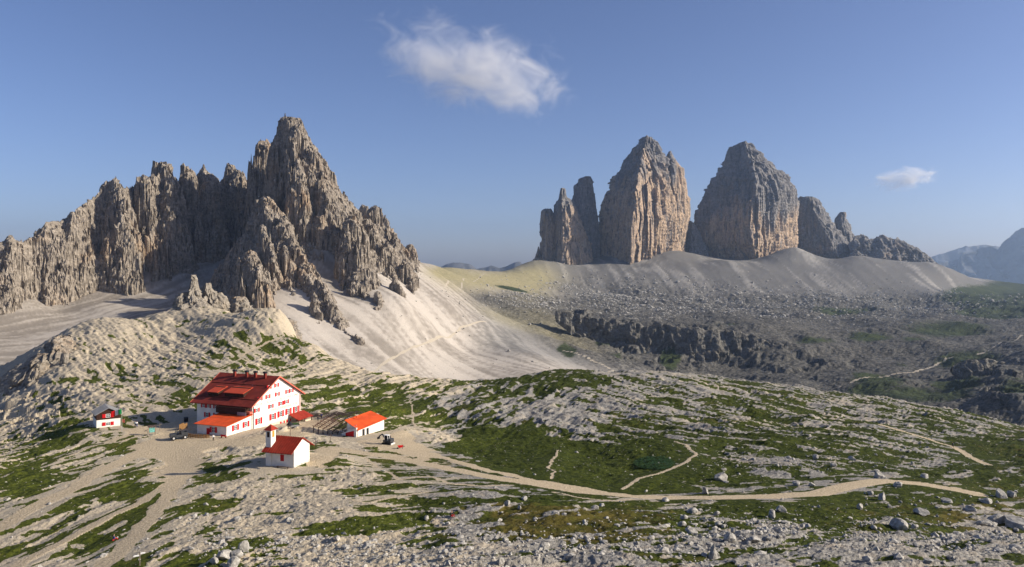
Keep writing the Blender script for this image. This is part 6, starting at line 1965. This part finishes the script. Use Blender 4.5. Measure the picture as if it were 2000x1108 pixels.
# countless loose stones: real geometry joined into one object
def stones():
    ico = bmesh.new(); bmesh.ops.create_icosphere(ico, subdivisions=1, radius=1.0)
    bv = np.array([v.co[:] for v in ico.verts]); bf = np.array([[v.index for v in f.verts] for f in ico.faces]); ico.free()
    P_, Sz = [], []
    flatg = grass.ravel(); cand = np.where((dn[:, None] > 66) & (dn[:, None] < 235) & (U_n > -60) & (U_n < 2060) & (path < 0.25) & (PADW < 0.35))
    ii, jj = cand
    # density: gravel zones and the foreground strongest
    gz = np.exp(-(((U_n - 820) / 330) ** 2 + ((V_n - 1070) / 40) ** 2)) + np.exp(-(((U_n - 1850) / 260) ** 2 + ((V_n - 1060) / 32) ** 2)) + 0.8 * np.exp(-(((U_n - 1440) / 170) ** 2 + ((V_n - 1045) / 34) ** 2)) + 0.6 * np.exp(-(((U_n - 1250) / 200) ** 2 + ((V_n - 1080) / 26) ** 2)) + 0.5 * np.exp(-(((U_n - 1540) / 120) ** 2 + ((V_n - 905) / 18) ** 2)) + 0.25 * np.exp(-(((U_n - 450) / 160) ** 2 + ((V_n - 1040) / 40) ** 2))
    clump = unif(fbm2(X_n / 5, Y_n / 5, 77, 3), 0.12)
    # area of each grid cell
    area = (dn[:, None] / F * 2.3) * np.gradient(dn)[:, None]
    wgt = (0.05 + 1.3 * gz) * (0.15 + clump ** 2) * area * np.where(grass > 0.5, 0.4, 1.0)
    wv = wgt[cand]; wv = wv / wv.sum()
    N = 8000
    pick = rng.choice(len(ii), N, p=wv)
    i, j = ii[pick], jj[pick]
    x = X_n[i, j] + rng.uniform(-.5, .5, N) * dn[i] / F * 2.3; y = Y_n[i, j] + rng.uniform(-.2, .2, N)
    z = Zn[i, j]
    sz = np.clip(np.exp(rng.normal(math.log(0.13), 0.62, N)), 0.05, 0.7)
    V = bv[None] * (1 + rng.uniform(-.28, .28, (N, len(bv), 1)))
    V = V * (sz[:, None, None] * np.stack([rng.uniform(.8, 1.4, N), rng.uniform(.7, 1.1, N), rng.uniform(.5, .9, N)], -1)[:, None, :])
    a = rng.uniform(0, 6.28, N); c, s = np.cos(a)[:, None], np.sin(a)[:, None]
    Vx = V[..., 0] * c - V[..., 1] * s; Vy = V[..., 0] * s + V[..., 1] * c
    V = np.stack([Vx + x[:, None], Vy + y[:, None], V[..., 2] + z[:, None] + 0.05 * sz[:, None]], -1).reshape(-1, 3)
    Fa = (bf[None] + (np.arange(N) * len(bv))[:, None, None]).reshape(-1, 3)
    me = mesh_np('stones', V, Fa, M['boulder'], False)
    tag(link('stones', me), 'loose whitish stones scattered over the foreground slope', 'stones', None, 'stuff')


stones()

def far_stones():
    ico = bmesh.new(); bmesh.ops.create_icosphere(ico, subdivisions=1, radius=1.0)
    bv = np.array([v.co[:] for v in ico.verts]); bf = np.array([[v.index for v in f.verts] for f in ico.faces]); ico.free()
    area = (df[:, None] / F * 3.0) * (df * 0.0052)[:, None]
    w = np.clip(darkf, 0, 1) * (0.25 + unif(fbm2(Xf / 60, Yf / 60, 171, 3), 0.12)) * (1 - np.clip(veg * 1.2, 0, 0.9)) * np.exp(-((Vf - 575) / 42) ** 2) * sstep(1300, 1700, Yf)
    w = w * area / 1.0 + 0.16 * area * wA * (Uf > 620) * (1 - mor) * (unif(fbm2(Xf / 40, Yf / 40, 172, 3), 0.12) > 0.6)
    w = np.where((Uf > -20) & (Uf < 2020) & (Yf < 3000), w, 0).ravel(); w /= w.sum()
    N = 11000
    k = rng.choice(w.size, N, p=w)
    x, y, z = Xf.ravel()[k] + rng.normal(0, 1.5, N), Yf.ravel()[k] + rng.normal(0, 3, N), Zf.ravel()[k]
    sz = np.clip(np.exp(rng.normal(math.log(0.00075), 0.45, N)) * y, 0.5, 5.5)
    V = bv[None] * (1 + rng.uniform(-.3, .3, (N, len(bv), 1))) * (sz[:, None, None] * np.stack([rng.uniform(.8, 1.4, N), rng.uniform(.7, 1.1, N), rng.uniform(.5, .9, N)], -1)[:, None, :])
    V = V + np.stack([x, y, z + 0.2 * sz], -1)[:, None, :]
    Fa = (bf[None] + (np.arange(N) * len(bv))[:, None, None]).reshape(-1, 3)
    me = mesh_np('boulder_field', V.reshape(-1, 3), Fa, M['boulder'], False)
    tag(link('boulder_field', me), 'grey blocks strewn over the plateau below the far towers', 'boulders', None, 'stuff')


far_stones()

# patch of broad-leaved plants in the meadow hollow
def leaves():
    Vv, Ff = [], []
    for k in range(1500):
        a, r_ = rng.uniform(0, 6.28), math.sqrt(rng.uniform(0, 1))
        u = 1278 + 40 * r_ * math.cos(a); v = 906 + 13 * r_ * math.sin(a)
        p = hit(u, v, Zn); h_ = rng.uniform(0.1, 0.75) * (1 - 0.5 * r_); s_ = rng.uniform(0.14, 0.34); t = rng.uniform(0, 6.28); tl = rng.uniform(-0.5, 0.5)
        dx, dy = math.cos(t), math.sin(t); n = len(Vv)
        for (q, w, zz_) in ((-1, 0, 0), (-0.2, 0.75, 0.12), (1, 0, tl), (-0.2, -0.75, 0.12)):
            Vv.append((p[0] + s_ * (dx * q - dy * w), p[1] + s_ * (dy * q + dx * w), p[2] + h_ + s_ * zz_))
        Ff.append((n, n + 1, n + 2, n + 3))
    me = mesh_np('broad_leaved_plants', np.array(Vv), np.array(Ff), M['leaf'], False)
    tag(link('broad_leaved_plants', me), 'dense dark patch of broad leaved plants in the meadow hollow', 'plants', None, 'stuff')


leaves()
print('objects', round(time.time() - T0, 1))
